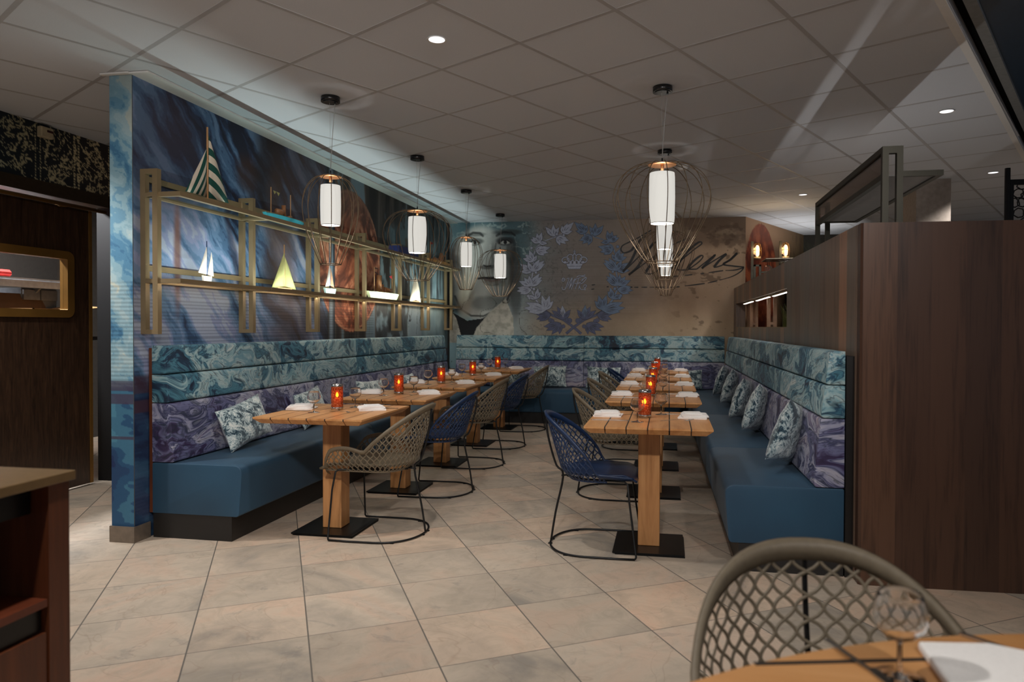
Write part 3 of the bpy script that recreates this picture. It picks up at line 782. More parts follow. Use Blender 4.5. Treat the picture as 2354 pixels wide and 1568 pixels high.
# monogram in looping script
mono = [[(650,800),(635,790),(650,780),(668,800),(645,822),(625,800)], [(690,790),(720,785),(700,850),(672,920),(640,928),(630,895)], [(700,900),(745,800),(762,780),(740,860),(722,925)],
 [(722,925),(770,830),(800,785),(775,860),(752,925)], [(800,925),(830,840),(848,785),(880,765),(925,762)], [(790,850),(840,848),(868,835)], [(848,785),(815,790),(800,812)],
 [(840,925),(870,850),(892,790)], [(940,770),(900,800),(868,850),(900,842),(935,800),(945,775)], [(868,850),(860,900),(880,930),(915,925),(945,880),(925,868),(905,890),(925,905)], [(820,770),(850,750),(890,752),(930,740)]]
def smooth(pts, n=5):
    P = [Vector(p) for p in pts]; out = []
    for i in range(len(P)-1):
        p0, p1, p2, p3 = P[max(i-1, 0)], P[i], P[i+1], P[min(i+2, len(P)-1)]
        for k in range(n):
            t = k/n; out.append(.5*((2*p1) + (p2-p0)*t + (2*p0-5*p1+4*p2-p3)*t*t + (3*p1-p0-3*p2+p3)*t**3))
    return out + [P[-1]]
for st_ in mono:
    P = smooth([W2(*p) for p in st_]); polyline(P, .017, .0020, 0); polyline(P, .010, .0025, 1)
disc(W2(928, 930), .008, .0025, 1)
SIG = {'W0': [(-0.476, 2.388), (-0.516, 2.338), (-0.607, 2.307), (-0.65, 2.345), (-0.633, 2.406), (-0.527, 2.46), (-0.406, 2.518), (-0.236, 2.616)], 'W1': [(-0.316, 2.537), (-0.406, 2.458), (-0.461, 2.307), (-0.526, 2.176), (-0.626, 2.045)], 'W2': [(-0.626, 2.045), (-0.525, 2.135), (-0.405, 2.255), (-0.265, 2.374), (-0.176, 2.453)], 'W3': [(-0.205, 2.444), (-0.305, 2.304), (-0.424, 2.114), (-0.545, 2.003)], 'W4': [(-0.545, 2.003), (-0.364, 2.133), (-0.204, 2.252), (-0.066, 2.351), (0.093, 2.429), (0.23, 2.486)], 'i': [(-0.165, 2.282), (-0.224, 2.172), (-0.313, 2.031), (-0.223, 2.02), (-0.104, 2.09)], 'l1': [(-0.104, 2.09), (0.035, 2.189), (0.182, 2.297), (0.29, 2.365), (0.241, 2.386), (0.113, 2.288), (-0.034, 2.129), (-0.054, 2.059), (0.015, 2.068)], 'l2': [(0.015, 2.068), (0.163, 2.197), (0.329, 2.335), (0.436, 2.418), (0.387, 2.433), (0.231, 2.296), (0.109, 2.117), (0.124, 2.067), (0.252, 2.066)], 'e': [(0.252, 2.066), (0.389, 2.164), (0.452, 2.238), (0.418, 2.253), (0.311, 2.165), (0.262, 2.08), (0.37, 2.074)], 'm1': [(0.37, 2.074), (0.506, 2.182), (0.612, 2.265), (0.525, 2.172), (0.438, 2.083)], 'm2': [(0.438, 2.083), (0.574, 2.171), (0.757, 2.278), (0.661, 2.18), (0.608, 2.099), (0.7, 2.12)], 'm3': [(0.7, 2.12), (0.806, 2.198), (0.901, 2.286), (0.815, 2.198), (0.724, 2.135), (0.854, 2.11), (0.989, 2.095)], 'f1': [(0.989, 2.095), (0.951, 2.038), (0.836, 1.97), (0.672, 1.922)], 'f2': [(0.643, 1.914), (0.517, 1.885)], 'f3': [(0.479, 1.879), (0.332, 1.86), (0.214, 1.846)], 'f4': [(0.145, 1.836), (-0.023, 1.827)], 'f5': [(-0.063, 1.83), (-0.262, 1.832)], 'f6': [(-0.292, 1.832), (-0.373, 1.832)], 'f7': [(-0.413, 1.832), (-0.473, 1.832)], 'f8': [(-0.494, 1.834), (-0.524, 1.834)], 'f9': [(-0.819, 1.841), (-0.849, 1.843)], 'g1': [(0.989, 2.087), (0.874, 2.057), (0.749, 2.052)], 'g2': [(0.72, 2.05), (0.585, 2.032), (0.526, 2.023)], 'g3': [(0.468, 2.017), (0.419, 2.014)], 'g4': [(0.312, 2.0), (0.213, 1.99)], 'g5': [(0.125, 1.982), (0.016, 1.973)], 't1': [(-1.055, 1.867), (-1.008, 1.873)], 't2': [(-1.06, 1.808), (-1.019, 1.813)]}
for k, pts in SIG.items():
    P = smooth(pts, 6); n = len(P)
    big = k[0] in 'Wilem'
    ws = [(.024 if big else .013)*(.55 + .45*math.sin(PI*min(1, .15 + i/max(1, n-1)))) for i in range(n)]
    if big:
        ws = [ (.013 + .016*max(0, -(P[min(i+1,n-1)].y - P[max(i-1,0)].y)/(1e-6+(P[min(i+1,n-1)]-P[max(i-1,0)]).length))) for i in range(n)]
    polyline(P, [w_*1.3 for w_ in ws], .0042, 4)
join_decals(wb, DEC, [m_out, m_sil, m_blu, m_dk, m_ink])

# letters of the coin legend on the left wall
def text_decal(wall, items, mat, to_world):
    mb = MB()
    for txt, size, M_ in items:
        cd = D.curves.new('t', 'FONT'); cd.body = txt; cd.size = size; cd.resolution_u = 2; cd.align_x = 'CENTER'; cd.align_y = 'CENTER'
        ob = D.objects.new('t', cd); me = ob.to_mesh()
        mb.add([M_ @ v.co for v in me.vertices], [list(p.vertices) for p in me.polygons], 0)
        ob.to_mesh_clear(); D.objects.remove(ob); D.curves.remove(cd)
    join_decals(wall, mb, [mat])
it = []
for ch, a in (('A', 62), ('T', 47), ('L', 30), ('U', 18), ('I', -2), ('M', -10), ('B', -28)):
    r = .60; an = math.radians(a); yy = 6.52 + r*math.cos(an); zz = 1.93 + r*math.sin(an)
    rot = math.radians(a-90)
    R2 = Matrix(((0, 0, 1, -3.107), (math.cos(rot), -math.sin(rot), 0, yy), (math.sin(rot), math.cos(rot), 0, zz), (0, 0, 0, 1)))
    it.append((ch, .13, R2))
text_decal(wl, it, simple('coin_relief_edge', rgb(84,50,38), .5), None)

# ------------------------------------------------------------------ side wall with the sliding door (far left)
def door_hole(u, z): return (z < 2.26) & (u > 3.2) & (u < 5.02)
dw = painted_wall('wall_door_side', (-4.56, 9.6), (-4.56, 1.0), 2.33, CEIL, .12, lambda U, Z: paint_door_wall(9.6-U, Z), .008)
struct(MB().box((-4.60, 5.16, 0), (-4.66, 9.6, 2.33)).build('wall_side_lower', simple('dark_panel_wall', rgb(26,24,24), .6)))
struct(MB().box((-7.3, 9.6, 0), (-3.1, 9.7, CEIL)).build('wall_end_left', simple('end_wall_dark', rgb(40,38,38), .8)))
lint = simple('dark_bronze_lintel', rgb(58,46,32), .45, .3)
struct(MB().box((-4.66, 1.0, 2.25), (-4.53, 5.16, 2.345)).build('trim_8', lint))
struct(MB().box((-4.66, 5.06, 0), (-4.53, 5.16, 2.25)).build('trim_9', simple('black_jamb', rgb(12,11,11), .6, 0, .1, 30, .2)))
DX = -4.60
dr = thing('door_1', 'dark macassar sliding door with a bronze framed window at the far left', 'door', (DX, 4.0, 0)); del dr['label']; del dr['category']; dr['kind'] = 'structure'
db = MB(); y0, y1 = -1.6, .89; wz0, wz1, wy0, wy1 = 1.37, 1.83, -.95, .70
db.box((-.022, y0, .02), (.022, y1, wz0)).box((-.022, y0, wz1), (.022, y1, 2.20)).box((-.022, wy1, wz0), (.022, y1, wz1)).box((-.022, y0, wz0), (.022, wy0, wz1))
db.build('door_leaf', dark_wood, dr)
MB().box((-.024, y1, .02), (.026, y1+.03, 2.20)).build('edge_strip', bronze_or, dr)
def rrect(y0, y1, z0, z1, r, n=6):
    pts = []
    for (cy_, cz_, a0) in ((y1-r, z1-r, 0), (y0+r, z1-r, 90), (y0+r, z0+r, 180), (y1-r, z0+r, 270)):
        for i in range(n+1):
            a = math.radians(a0 + 90*i/n); pts.append((cy_ + r*math.cos(a), cz_ + r*math.sin(a)))
    return pts
fo = rrect(-1.0, .735, 1.345, 1.855, .06); fi = rrect(-.94, .672, 1.405, 1.795, .008); n = len(fo)
fb = MB(); vs = [(.040, a, b) for a, b in fo] + [(.040, a, b) for a, b in fi] + [(-.03, a, b) for a, b in fo] + [(-.03, a, b) for a, b in fi]
fb.add(vs, [(i, (i+1) % n, n+(i+1) % n, n+i) for i in range(n)] + [(n+i, n+(i+1) % n, 3*n+(i+1) % n, 3*n+i) for i in range(n)] + [(2*n+i, 2*n+(i+1) % n, (i+1) % n, i) for i in range(n)] + [(3*n+i, 3*n+(i+1) % n, 2*n+(i+1) % n, 2*n+i) for i in range(n)])
for yy in (-.55, -.1, .35, .6):
    for zz in (1.375, 1.825): fb.cyl((0, 0, 0), .006, .003, 8)
wf = fb.build('window_frame', bronze_or, dr)
MB().box((-.006, -.94, 1.40), (.0, .672, 1.80)).build('pane', window_m, dr)
rl = MB(); rl.tube([(.075, -1.6, 2.205), (.075, 1.0, 2.205)], .014, 10)
rl.box((.0, -.9, 2.19), (.075, -.86, 2.22)).box((.0, .6, 2.19), (.075, .64, 2.22))
rl.build('track_rail', bronze_or, dr)
struct(MB().box((-6.6, 1.0, 0), (-6.5, 9.6, CEIL)).build('wall_kitchen', simple('kitchen_wall', rgb(70,64,58), .8)))
kl = thing('fill_lamp', 'added fill lamp, unseen, lighting the room behind the sliding door', 'lamp', (-5.35, 4.4, CEIL-.05))  # unseen lamp, added to brighten the view through the door window
MB().box((-.15, -.6, 0), (.15, .6, .04)).build('housing', simple('fill_lamp_housing', rgb(200,200,200), .5), kl)
_l = D.lights.new('k', 'AREA'); _l.shape = 'RECTANGLE'; _l.size = .28; _l.size_y = 1.1; _l.energy = 200; _l.color = (.95, .97, 1)
_o = D.objects.new('fill_light', _l); COL.objects.link(_o); _o.parent = kl; _o.location = (0, 0, -.01)
# things seen through the door window
kx = -5.25
def kit(name, mb, mat, label, cat, group=None): return tag(mb.build(name, mat), label, cat, group)
ks = thing('storage_shelf', 'long light grey shelf seen through the sliding door window', 'shelf', (kx, 5.0, 0))
MB().box((-.35, -.8, 1.64), (.03, .34, 1.675)).box((.0, -.8, 1.60), (.035, .34, 1.655)).build('shelf_board', simple('pale_grey_board', rgb(190,192,194), .4), ks)
for yy in (-.5, .1): MB().prism([(.0, yy, 1.60), (-.3, yy, 1.60), (-.3, yy, 1.35)], (0, .015, 0)).build('bracket', simple('grey_bracket', rgb(120,122,124), .4, .4), ks)
t = thing('cold_drawer_unit', 'two brushed steel drawers below the shelf behind the door window', 'drawer unit', (kx-.05, 5.15, 0))
MB().box((-.5, -.16, 0), (-.02, .18, 1.60)).build('body', simple('steel_body', rgb(120,120,120), .4, .6), t)
for k in range(2): MB().box((-.02, -.155+k*.165, 1.50), (.0, .0+k*.17, 1.585)).build('drawer', simple('brushed_steel', rgb(160,160,160), .3, .8), t)
kit('upright_board', MB().box((kx-.46, 4.72, 1.35), (kx-.42, 4.97, 1.90)), simple('white_panel', rgb(196,200,208), .6), 'upright white panel standing on the shelf behind the door window', 'panel')
kit('folded_cloth', MB().box((kx-.30, 4.50, 1.677), (kx+.0, 4.86, 1.735)), simple('red_cloth', rgb(196,40,32), .8), 'folded red cloth lying on the shelf behind the door window', 'cloth')
D.objects['folded_cloth'].modifiers.new('b', 'BEVEL').width = .02
bx = thing('cardboard_box', 'open brown cardboard box with raised flaps behind the door window', 'box', (kx+.15, 4.95, 0))
cm_ = simple('cardboard', rgb(142,104,60), .8)
cbx = MB(); cbx.box((-.2, -.25, 1.20), (-.19, .25, 1.42)).box((.19, -.25, 1.20), (.2, .25, 1.42)).box((-.2, -.25, 1.20), (.2, -.24, 1.42)).box((-.2, .24, 1.20), (.2, .25, 1.42)).box((-.2, -.25, 1.195), (.2, .25, 1.205))
cbx.build('carton', cm_, bx)
MB().prism([(-.19, -.25, 1.42), (-.19, .25, 1.42), (-.24, .22, 1.55), (-.24, -.22, 1.55)], (.006, 0, 0)).build('flap', simple('cardboard_dark', rgb(84,58,32), .8), bx)
MB().prism([(-.18, .25, 1.42), (.2, .25, 1.42), (.18, .46, 1.44), (-.15, .46, 1.46)], (0, 0, .006)).build('flap', cm_, bx)
kit('side_table', MB().box((kx-.06, 4.6, 1.16), (kx+.4, 5.3, 1.19)).box((kx-.05, 4.65, 0), (kx-.0, 4.7, 1.16)).box((kx+.3, 4.65, 0), (kx+.35, 4.7, 1.16)).box((kx+.3, 5.2, 0), (kx+.35, 5.25, 1.16)).box((kx-.05, 5.2, 0), (kx-.0, 5.25, 1.16)), simple('dark_table', rgb(40,36,34), .6), 'dark work table under the cardboard box behind the door window', 'table')
sd = thing('alarm_sounder', 'small cream alarm box with a dark red window high on the patterned wall', 'alarm', (-4.545, 4.46, 2.70))
MB().box((-.014, -.052, -.035), (.03, .052, .045)).build('housing', simple('cream_plastic', rgb(188,172,140), .5), sd, bevel=.008)
MB().box((.03, -.005, .008), (.033, .045, .024)).build('indicator_window', simple('dark_red_lens', rgb(60,22,20), .3), sd)

# ------------------------------------------------------------------ banquettes
def channel_back(L, rows, out, rounded=.018, nu=None):
    """padded horizontal channels; local x = out from wall, y along, z up. rows: (z0,z1,x0,x1)"""
    pass
def cushion_prism(prof, y0, y1, r=.02, n=5):
    """round the corners of a 2-D (x,z) profile and extrude along y"""
    out = []
    N = len(prof)
    for i in range(N):
        p = Vector(prof[i][:2]); a = Vector(prof[i-1][:2]); b = Vector(prof[(i+1) % N][:2]); rr = prof[i][2] if len(prof[i]) > 2 else r
        da = (a-p); db_ = (b-p); k = min(rr, da.length*.45, db_.length*.45)
        if k < 1e-4: out.append(p); continue
        s_ = p + da.normalized()*k; e_ = p + db_.normalized()*k
        for j in range(n+1):
            t = j/n; out.append(s_*(1-t)**2 + p*2*t*(1-t) + e_*t*t)
    return out
def seg(parent, name, mat, prof, y0, y1, M_=None, bev=.012):
    o = cushion_prism(prof, y0, y1)
    mb = MB(); mb.prism([(p.x, y0, p.y) for p in o], (0, y1-y0, 0), 0, True)
    if M_: mb.xf(M_)
    ob = mb.build(name, mat, parent, bevel=bev, seg=3)
    return ob
# side profile in (x, z); x grows away from the wall
SEAT = [(0, .15, .005), (.575, .15, .02), (.60, .455, .06), (0, .455, .01)]
BACKS = [((0, .46), (.150, .46), (.118, .815), (0, .815), marble_violet), ((0, .82), (.118, .82), (.098, .988), (0, .988), marble_teal), ((0, .993), (.098, .993), (.075, 1.165), (0, 1.165), marble_teal)]
def banquette(name, label, cuts_seat, cuts_back, M_, plinth):
    t = thing(name, label, 'banquette')
    pl_ = MB(); y0, y1 = plinth
    pl_.box((.0, y0+.01, 0), (.525, y1, .15)); pl_.xf(M_)
    pl_.build('plinth', plinth_m, t)
    for a, b in zip(cuts_seat[:-1], cuts_seat[1:]):
        seg(t, 'seat_cushion', bench_m, SEAT, a+.002, b-.002, M_, .02)
    for a, b in zip(cuts_back[:-1], cuts_back[1:]):
        for (p0, p1, p2, p3, mt) in BACKS:
            seg(t, 'back_cushion', mt, [(p0[0], p0[1], .004), (p1[0], p1[1], .022), (p2[0], p2[1], .022), (p3[0], p3[1], .004)], a+.002, b-.002, M_, .014)
    return t
ML = Matrix.Translation((-3.08, 0, 0))
lb = banquette('banquette', 'long blue banquette with teal marbled back along the left mural wall', [3.75, 5.62, 7.5, 9.14], [3.75, 5.03, 6.34, 7.58, 9.13], ML, (3.75, 9.14))
MB().box((-3.105, 3.76, .15), (-3.082, 9.1, 1.15)).build('end_panel', red_wood, lb)
# right banquette: mirrored, wall line slightly turned
A_, B_ = Vector((.895, 3.80)), Vector((.82, 9.13)); dv = (B_-A_); th = math.atan2(-dv.x, dv.y)
MR = Matrix.Translation((A_.x, 3.80, 0)) @ Matrix.Rotation(th, 4, 'Z') @ Matrix.Diagonal((-1, 1, 1, 1)) @ Matrix.Translation((0, -3.80, 0))
rb = banquette('banquette', 'blue banquette with pale marbled back along the walnut partition', [3.80, 5.0, 6.85, 9.12], [3.80, 9.13], MR, (3.80, 9.12))
for o in rb.children: o.data.flip_normals()
MB().box((.90, 3.80, 0), (.938, 9.1, 1.14)).build('end_panel', simple('black_panel', rgb(18,15,14), .4), rb)
MBk = Matrix.Translation((0, 9.66, 0)) @ Matrix(((0, 1, 0, 0), (-1, 0, 0, 0), (0, 0, 1, 0), (0, 0, 0, 1)))
bb = banquette('banquette', 'blue banquette with two marbled back sections below the wreath wall', [-3.06, -1.15, .80], [-2.97, -1.146, .735], MBk, (-3.06, .30))

# ------------------------------------------------------------------ walnut partition
pf = thing('wall_partition', '', ''); del pf['label']; del pf['category']; pf['kind'] = 'structure'
PX0, PY0, PX1, PY1, PH = .94, 3.714, .862, 9.70, 1.808
def px_at(y): return PX0 + (PX1-PX0)*(y-PY0)/(PY1-PY0)
def pbox(mb, ya, yb, z0, z1, th=.12, mi=0):
    mb.prism([(px_at(ya), ya, z0), (px_at(yb), yb, z0), (px_at(yb)+th, yb, z0), (px_at(ya)+th, ya, z0)], (0, 0, z1-z0), mi)
pm = MB()
NY0, NY1, NZ0, NZ1 = 5.75, 9.45, 1.285, 1.595
pbox(pm, PY0+.0605, NY0, 0, PH); pbox(pm, NY1, PY1, 0, PH); pbox(pm, NY0, NY1, 0, NZ0); pbox(pm, NY0, NY1, NZ1, PH)
pm.build('side_panel', walnut_side, pf)
MB().prism([(PX0, PY0, .0), (PX0+.01, PY0-.012, 0), (3.6, PY0+.048, 0), (3.6, PY0+.11, 0), (PX0+.12, PY0+.06, 0), (PX0+.001, PY0+.059, 0), (PX0+.001, PY0+.001, 0)], (0, 0, PH)).build('front_panel', walnut_front, pf)
nt = MB(); pbox(nt, NY0, NY1, NZ0, NZ0+.006, .13); nt.build('niche_sill', bronze, pf)
# light strips under the top of the opening
for ya, yb in ((8.05, 8.95), (6.85, 7.85), (5.80, 6.72)):
    t = thing('light_strip', {8.05: 'far', 6.85: 'middle', 5.80: 'nearest'}[ya] + ' bright strip light under the top of the partition opening', 'strip light', (px_at(ya)+.035, ya, NZ1-.02), 0, 'strip lights in the partition opening')
    MB().box((-.012, 0, 0), (.012, yb-ya, .018)).build('housing', bronze, t)
    MB().box((-.010, .01, -.004), (.010, yb-ya-.01, .001)).build('diffuser', ledw, t)
pn = MB().box((1.0, 8.98, 1.29), (1.06, 9.44, 1.59)).build('display_panel', simple('pinkish_beige_panel', rgb(150,112,88), .7))
tag(pn, 'beige panel filling the far end of the partition opening', 'panel')
rosy = simple('rosy_bronze', rgb(150,116,92), .45, .3)
for k, (ya, lab) in enumerate(((8.95, 'slim bronze double post in the partition opening, farther of two'), (7.43, 'slim bronze double post in the partition opening, nearer of two'))):
    t = thing('double_post', lab, 'post', (.99, ya, 1.10), 0, 'double posts in the partition opening')
    for q in (0, .062): MB().box((q, 0, 0), (q+.034, .03, .70)).build('upright', rosy, t)
    MB().box((.034, 0, .215), (.062, .03, .24)).build('cross_bar', rosy, t)
tag(MB().box((.98, 6.9, 0), (1.14, 9.6, 1.10)).build('service_ledge', simple('dark_ledge_c', rgb(30,26,24), .6)), 'dark ledge behind the far part of the partition opening', 'ledge')
struct(MB().box((1.62, 5.0, 0), (1.66, 10.3, 1.6)).build('wall_bar_back', simple('dark_bar_back', rgb(30,26,24), .8)))

# ------------------------------------------------------------------ bronze frame rack on the partition
rk = thing('overhead_rack', 'dark bronze rack frame with a ribbed glass shelf rising behind the walnut partition', 'rack', (1.06, 3.79, 1.80))
u = .030; T_ = .404
def fr_end(y):
    b = MB()
    b.box((0, y, -.732), (.030, y+u, T_)).box((.068, y, -.732), (.098, y+u, T_)).box((.030, y, T_-.036), (.068, y+u, T_)); return b
k0, k1 = .12, 1.62
fr_end(k0-.12).build('end_frame', bronze_dk, rk); fr_end(k1).build('end_frame', bronze_dk, rk)
MB().box((0, u, T_-.03), (.03, k1, T_)).build('top_rail', bronze_dk, rk)
MB().box((0.001, u, .238), (.0295, k1, .268)).build('lower_rail', bronze_dk, rk)
MB().box((.010, .03, .268), (.016, k1, T_-.03)).build('glass_panel', pane_br, rk)
sh = MB(); sh.box((.0981, .001, .250), (.258, .028, .277)).box((.03, k1-.03, .250), (.258, k1-.001, .277)).box((.258, 0, .250), (.286, k1, .277)).build('shelf_frame', bronze_dk, rk)
MB().box((.03, .03, .258), (.258, k1-.03, .264)).build('ribbed_glass', simple('ribbed_smoked_glass', rgb(92,88,84), .35), rk)

# bulkhead lamps, glass rack, plants behind the partition
def blamp(x, label):
    t = thing('bulkhead_lamp', label, 'wall lamp', (x, 9.0, 1.83), 0, 'brass bulkhead lamps above the partition')
    MB().box((-.075, -.015, -.03), (-.045, .015, .52)).build('post', bronze_dk, t)
    MB().cyl((0, 0, .30), .045, .03, 16).box((-.05, -.01, .36), (-.02, .01, .44)).build('bracket', bronze, t)
    b = MB(); b.lathe([(.010, .335), (.024, .35), (.028, .40), (.026, .45), (.014, .47), (.003, .475)], n=16)
    b.build('glass_bulb', emis('warm_bulb', (1, .76, .48, 1), 1.3), t)
    c = MB()
    for k in range(6):
        a = k*PI/3; c.tube([(.044*math.cos(a), .044*math.sin(a), .33), (.048*math.cos(a), .048*math.sin(a), .42), (.036*math.cos(a), .036*math.sin(a), .485), (.004, 0, .505)], .0032, 5)
    c.tube([(.047*math.cos(2*PI*i/18), .047*math.sin(2*PI*i/18), .41) for i in range(18)], .0032, 5, closed=True)
    c.build('cage_guard', bronze_or, t)
    ld = D.lights.new('l', 'POINT'); ld.energy = 2.2; ld.color = (1, .7, .4); ld.shadow_soft_size = .04
    lo = D.objects.new('lamp_glow', ld); COL.objects.link(lo); lo.parent = t; lo.location = (0, -.10, .42)
    return t
blamp(1.075, 'left of the two caged brass lamps glowing above the partition')
blamp(1.41, 'right of the two caged brass lamps glowing above the partition')
rkk = thing('bronze_stand', 'slim bronze stand under the left caged lamp above the partition', 'stand', (1.0, 8.6, 1.81))
MB().box((-.012, 0, 0), (.012, .03, .22)).box((.05, 0, 0), (.075, .03, .22)).box((-.012, 0, .20), (.075, .03, .22)).build('end_frame', bronze_dk, rkk)
MB().box((.07, 0, .12), (.42, .03, .14)).build('cross_rail', bronze_dk, rkk)
hr = tag(MB().box((1.12, 8.55, 2.09), (1.60, 8.95, 2.10)).build('glass_rack', simple('thin_steel_rack', rgb(120,110,96), .4, .5)), 'thin rack holding upside down glasses above the partition', 'rack')
hr_posts = MB()
hr.data.update()

def stemware(name='wine_glass', scale=1.0):
    t = thing(name, 'clear wine glass', 'wine glass')
    o = [(0, 0), (.036, .0005), (.037, .002), (.022, .005), (.006, .010), (.0038, .02), (.0036, .085), (.006, .092), (.022, .105), (.036, .128), (.0405, .15), (.039, .175), (.034, .200), (.0312, .2125), (.0309, .2133)]
    ins = [(.0305, .2133), (.0303, .2125), (.0327, .200), (.0376, .175), (.0390, .15), (.0345, .129), (.0205, .1065), (.004, .0955), (0, .095)]
    MB().lathe([(r, z) for r, z in o[1:7]], n=28).build('foot_and_stem', glass_m, t)
    MB().lathe([(r, z) for r, z in o[6:]] + ins[:-1], n=32, caps=False).build('bowl', glass_m, t)
    return t
GL = Proto(stemware())
hg = [(1.16, 8.70, 'left'), (1.19, 8.78, 'second'), (1.30, 8.70, 'third'), (1.36, 8.78, 'fourth'), (1.42, 8.70, 'fifth'), (1.48, 8.78, 'right-hand')]
for x, y, nme in hg:
    g = GL.put((x, y, 2.088), 0, nme + ' of the small glasses hanging upside down from the rack above the partition', 'glasses hanging from the rack above the partition')
    g.rotation_euler = (PI, 0, 0); g.scale = (1, 1, .62)

green1 = simple('olive_grass_blade', rgb(86,88,36), .6, 0, .4, 9); green2 = simple('dark_grass_blade', rgb(46,56,26), .7, 0, .4, 9)
def grass(name, label, loc, w, d, hgt, n, mat, lean=.25):
    t = thing(name, label, 'plant', loc)
    MB().box((-w/2, -d/2, 0), (w/2, d/2, .12)).build('trough', simple('dark_trough', rgb(24,22,20), .6), t)
    b = MB()
    for i in range(n):
        x = random.uniform(-w/2, w/2); y = random.uniform(-d/2, d/2); h = hgt*random.uniform(.55, 1); lx = random.uniform(-lean, lean)*h; ly = random.uniform(-lean, lean)*h; a = random.uniform(0, PI); ww = .006
        ux, uy = math.cos(a)*ww, math.sin(a)*ww
        P = [(x + lx*t_**2, y + ly*t_**2, .1 + h*t_*(1-.15*t_)) for t_ in (0, .35, .7, 1)]
        vs = []
        for k, p in enumerate(P):
            s_ = 1 - k/3.2; vs += [(p[0]-ux*s_, p[1]-uy*s_, p[2]), (p[0]+ux*s_, p[1]+uy*s_, p[2])]
        b.add(vs, [(2*k, 2*k+1, 2*k+3, 2*k+2) for k in range(3)])
    b.build('blades', mat, t); return t
grass('grass_plant', 'tuft of tall olive grass beside the brown wall behind the lamps', (1.90, 10.9, 1.65), .35, .3, .75, 260, green1, .45)
grass('grass_hedge', 'dense dark green grass hedge along the far wall above the partition', (3.3, 11.25, 1.55), 2.1, .30, 1.15, 2600, green2, .35)
grass('grass_trough', 'olive grass growing behind the nearest end of the partition opening', (1.28, 7.2, 1.14), .2, 1.2, .36, 420, green1, .3)
tag(MB().box((1.15, 6.5, 0), (1.42, 8.2, 1.135)).build('service_ledge', simple('dark_ledge', rgb(30,26,24), .6)), 'dark ledge behind the partition carrying the olive grass trough', 'ledge')
tag(MB().box((1.7, 10.7, 0), (2.15, 11.1, 1.645)).box((2.15, 11.2, 0), (4.35, 11.7, 1.545)).build('planter_ledge', simple('dark_ledge_b', rgb(30,26,24), .6)), 'dark ledge under the grass plants at the far corner', 'ledge')
# white column and pierced screen
struct(MB().box((2.43, 7.55, 0), (2.75, 7.95, CEIL)).build('wall_column', simple('warm_grey_column', rgb(150,138,128), .8)))
sp_ = thing('pierced_screen', 'black pierced screen with an organic cut-out pattern at the right edge', 'screen', (2.60, 6.0, 0))
MB().box((-.022, -.02, 0), (.0, .02, 2.53)).cyl((-.011, 0, 0), .02, 2.53, 12).build('post', black_metal, sp_)
MB().box((.0, -.012, 0), (.03, .012, 2.44)).box((.03, -.012, 2.40), (.75, .012, 2.44)).box((.72, -.012, 0), (.75, .012, 2.44)).build('frame', black_metal, sp_)
pc = MB(); random.seed(5)
cells = [(x*.07 + (y % 2)*.035 + random.uniform(-.015, .015), y*.075 + random.uniform(-.018, .018)) for y in range(-1, 9) for x in range(-1, 11)]
for (x, z) in cells:
    if not (0.0 < x < .69 and 0 < z < .6): continue
    n_ = 7; rr = random.uniform(.030, .038); ph = random.random()*6
    ring = [(.03 + x + rr*1.1*math.cos(2*PI*i/n_+ph)*(1+.2*math.sin(3*i)), 0, 1.80 + z + rr*math.sin(2*PI*i/n_+ph)) for i in range(n_)]
    pc.tube(ring, .0055, 5, closed=True)
pc.build('pierced_panel', black_metal, sp_)
random.seed(9)

# ------------------------------------------------------------------ wall shelf rack with boats
wsx = -3.11
wr_ = thing('shelving_rack', 'bronze wall rack with two long glass shelves on the left mural wall', 'shelving', (wsx, 3.70, 0))
FY = [0, .97, 1.933, 2.893, 3.833, 4.795, 5.74]
for y in FY:
    b = MB(); w_ = .034
    b.box((0, y, 1.235), (.034, y+w_, 2.22)).box((.081, y, 1.235), (.115, y+w_, 2.22))
    for za, zb_ in ((1.235, 1.262), (1.54, 1.562), (2.055, 2.078), (2.19, 2.22)): b.box((.034, y, za), (.081, y+w_, zb_))
    b.build('end_frame', bronze, wr_)
for z in (2.150, 1.615):
    MB().box((.004, .03, z), (.022, 5.74, z+.034)).build('wall_rail', bronze, wr_)
shp = [(.035, .965), (.968, 1.93), (1.934, 2.892), (2.896, 3.83), (3.834, 4.79), (4.794, 5.68)]
for (z, h_) in ((2.055, .028), (1.540, .026)):
    for (a, b_) in shp:
        m_ = MB(); a_ = a if a > .1 else .01
        m_.box((.23, a_, z), (.26, b_, z+h_)).box((.02, a_, z), (.045, b_, z+h_*.7)).box((.045, a_, z), (.23, a_+.025, z+h_)).box((.045, b_-.02, z), (.23, b_, z+h_*.8))
        s_ = m_.build('shelf', bronze, wr_)
        MB().box((.045, a_+.02, z+.012), (.232, b_-.02, z+.018)).build('glass_pane', pane_m, s_)
# strip lights on the lower shelf rail (lamp of the place): upward and downward wash
def area(name, loc, rot, sx, sy, e, col=(1, .9, .78), parent=None, spread=None):
    ld = D.lights.new(name, 'AREA'); ld.shape = 'RECTANGLE'; ld.size = sx; ld.size_y = sy; ld.energy = e; ld.color = col
    if spread: ld.spread = spread
    o = D.objects.new(name, ld); COL.objects.link(o); o.location = loc; o.rotation_euler = rot
    if parent: o.parent = parent
    return o
ls = thing('light_strip', 'thin strip light set behind the front edge of the lower shelf of the wall rack', 'strip light', (wsx+.221, 3.74, 1.538))
MB().box((-.006, 0, 0), (.006, 5.6, .004)).build('housing', bronze, ls)
area('glow_up', (0, 2.8, .0065), (PI, 0, 0), .006, 5.6, 58, (1, .96, .92), ls)
l2 = thing('light_strip', 'thin strip light under the far part of the lower shelf of the wall rack', 'strip light', (wsx+.10, 5.4, 1.532))
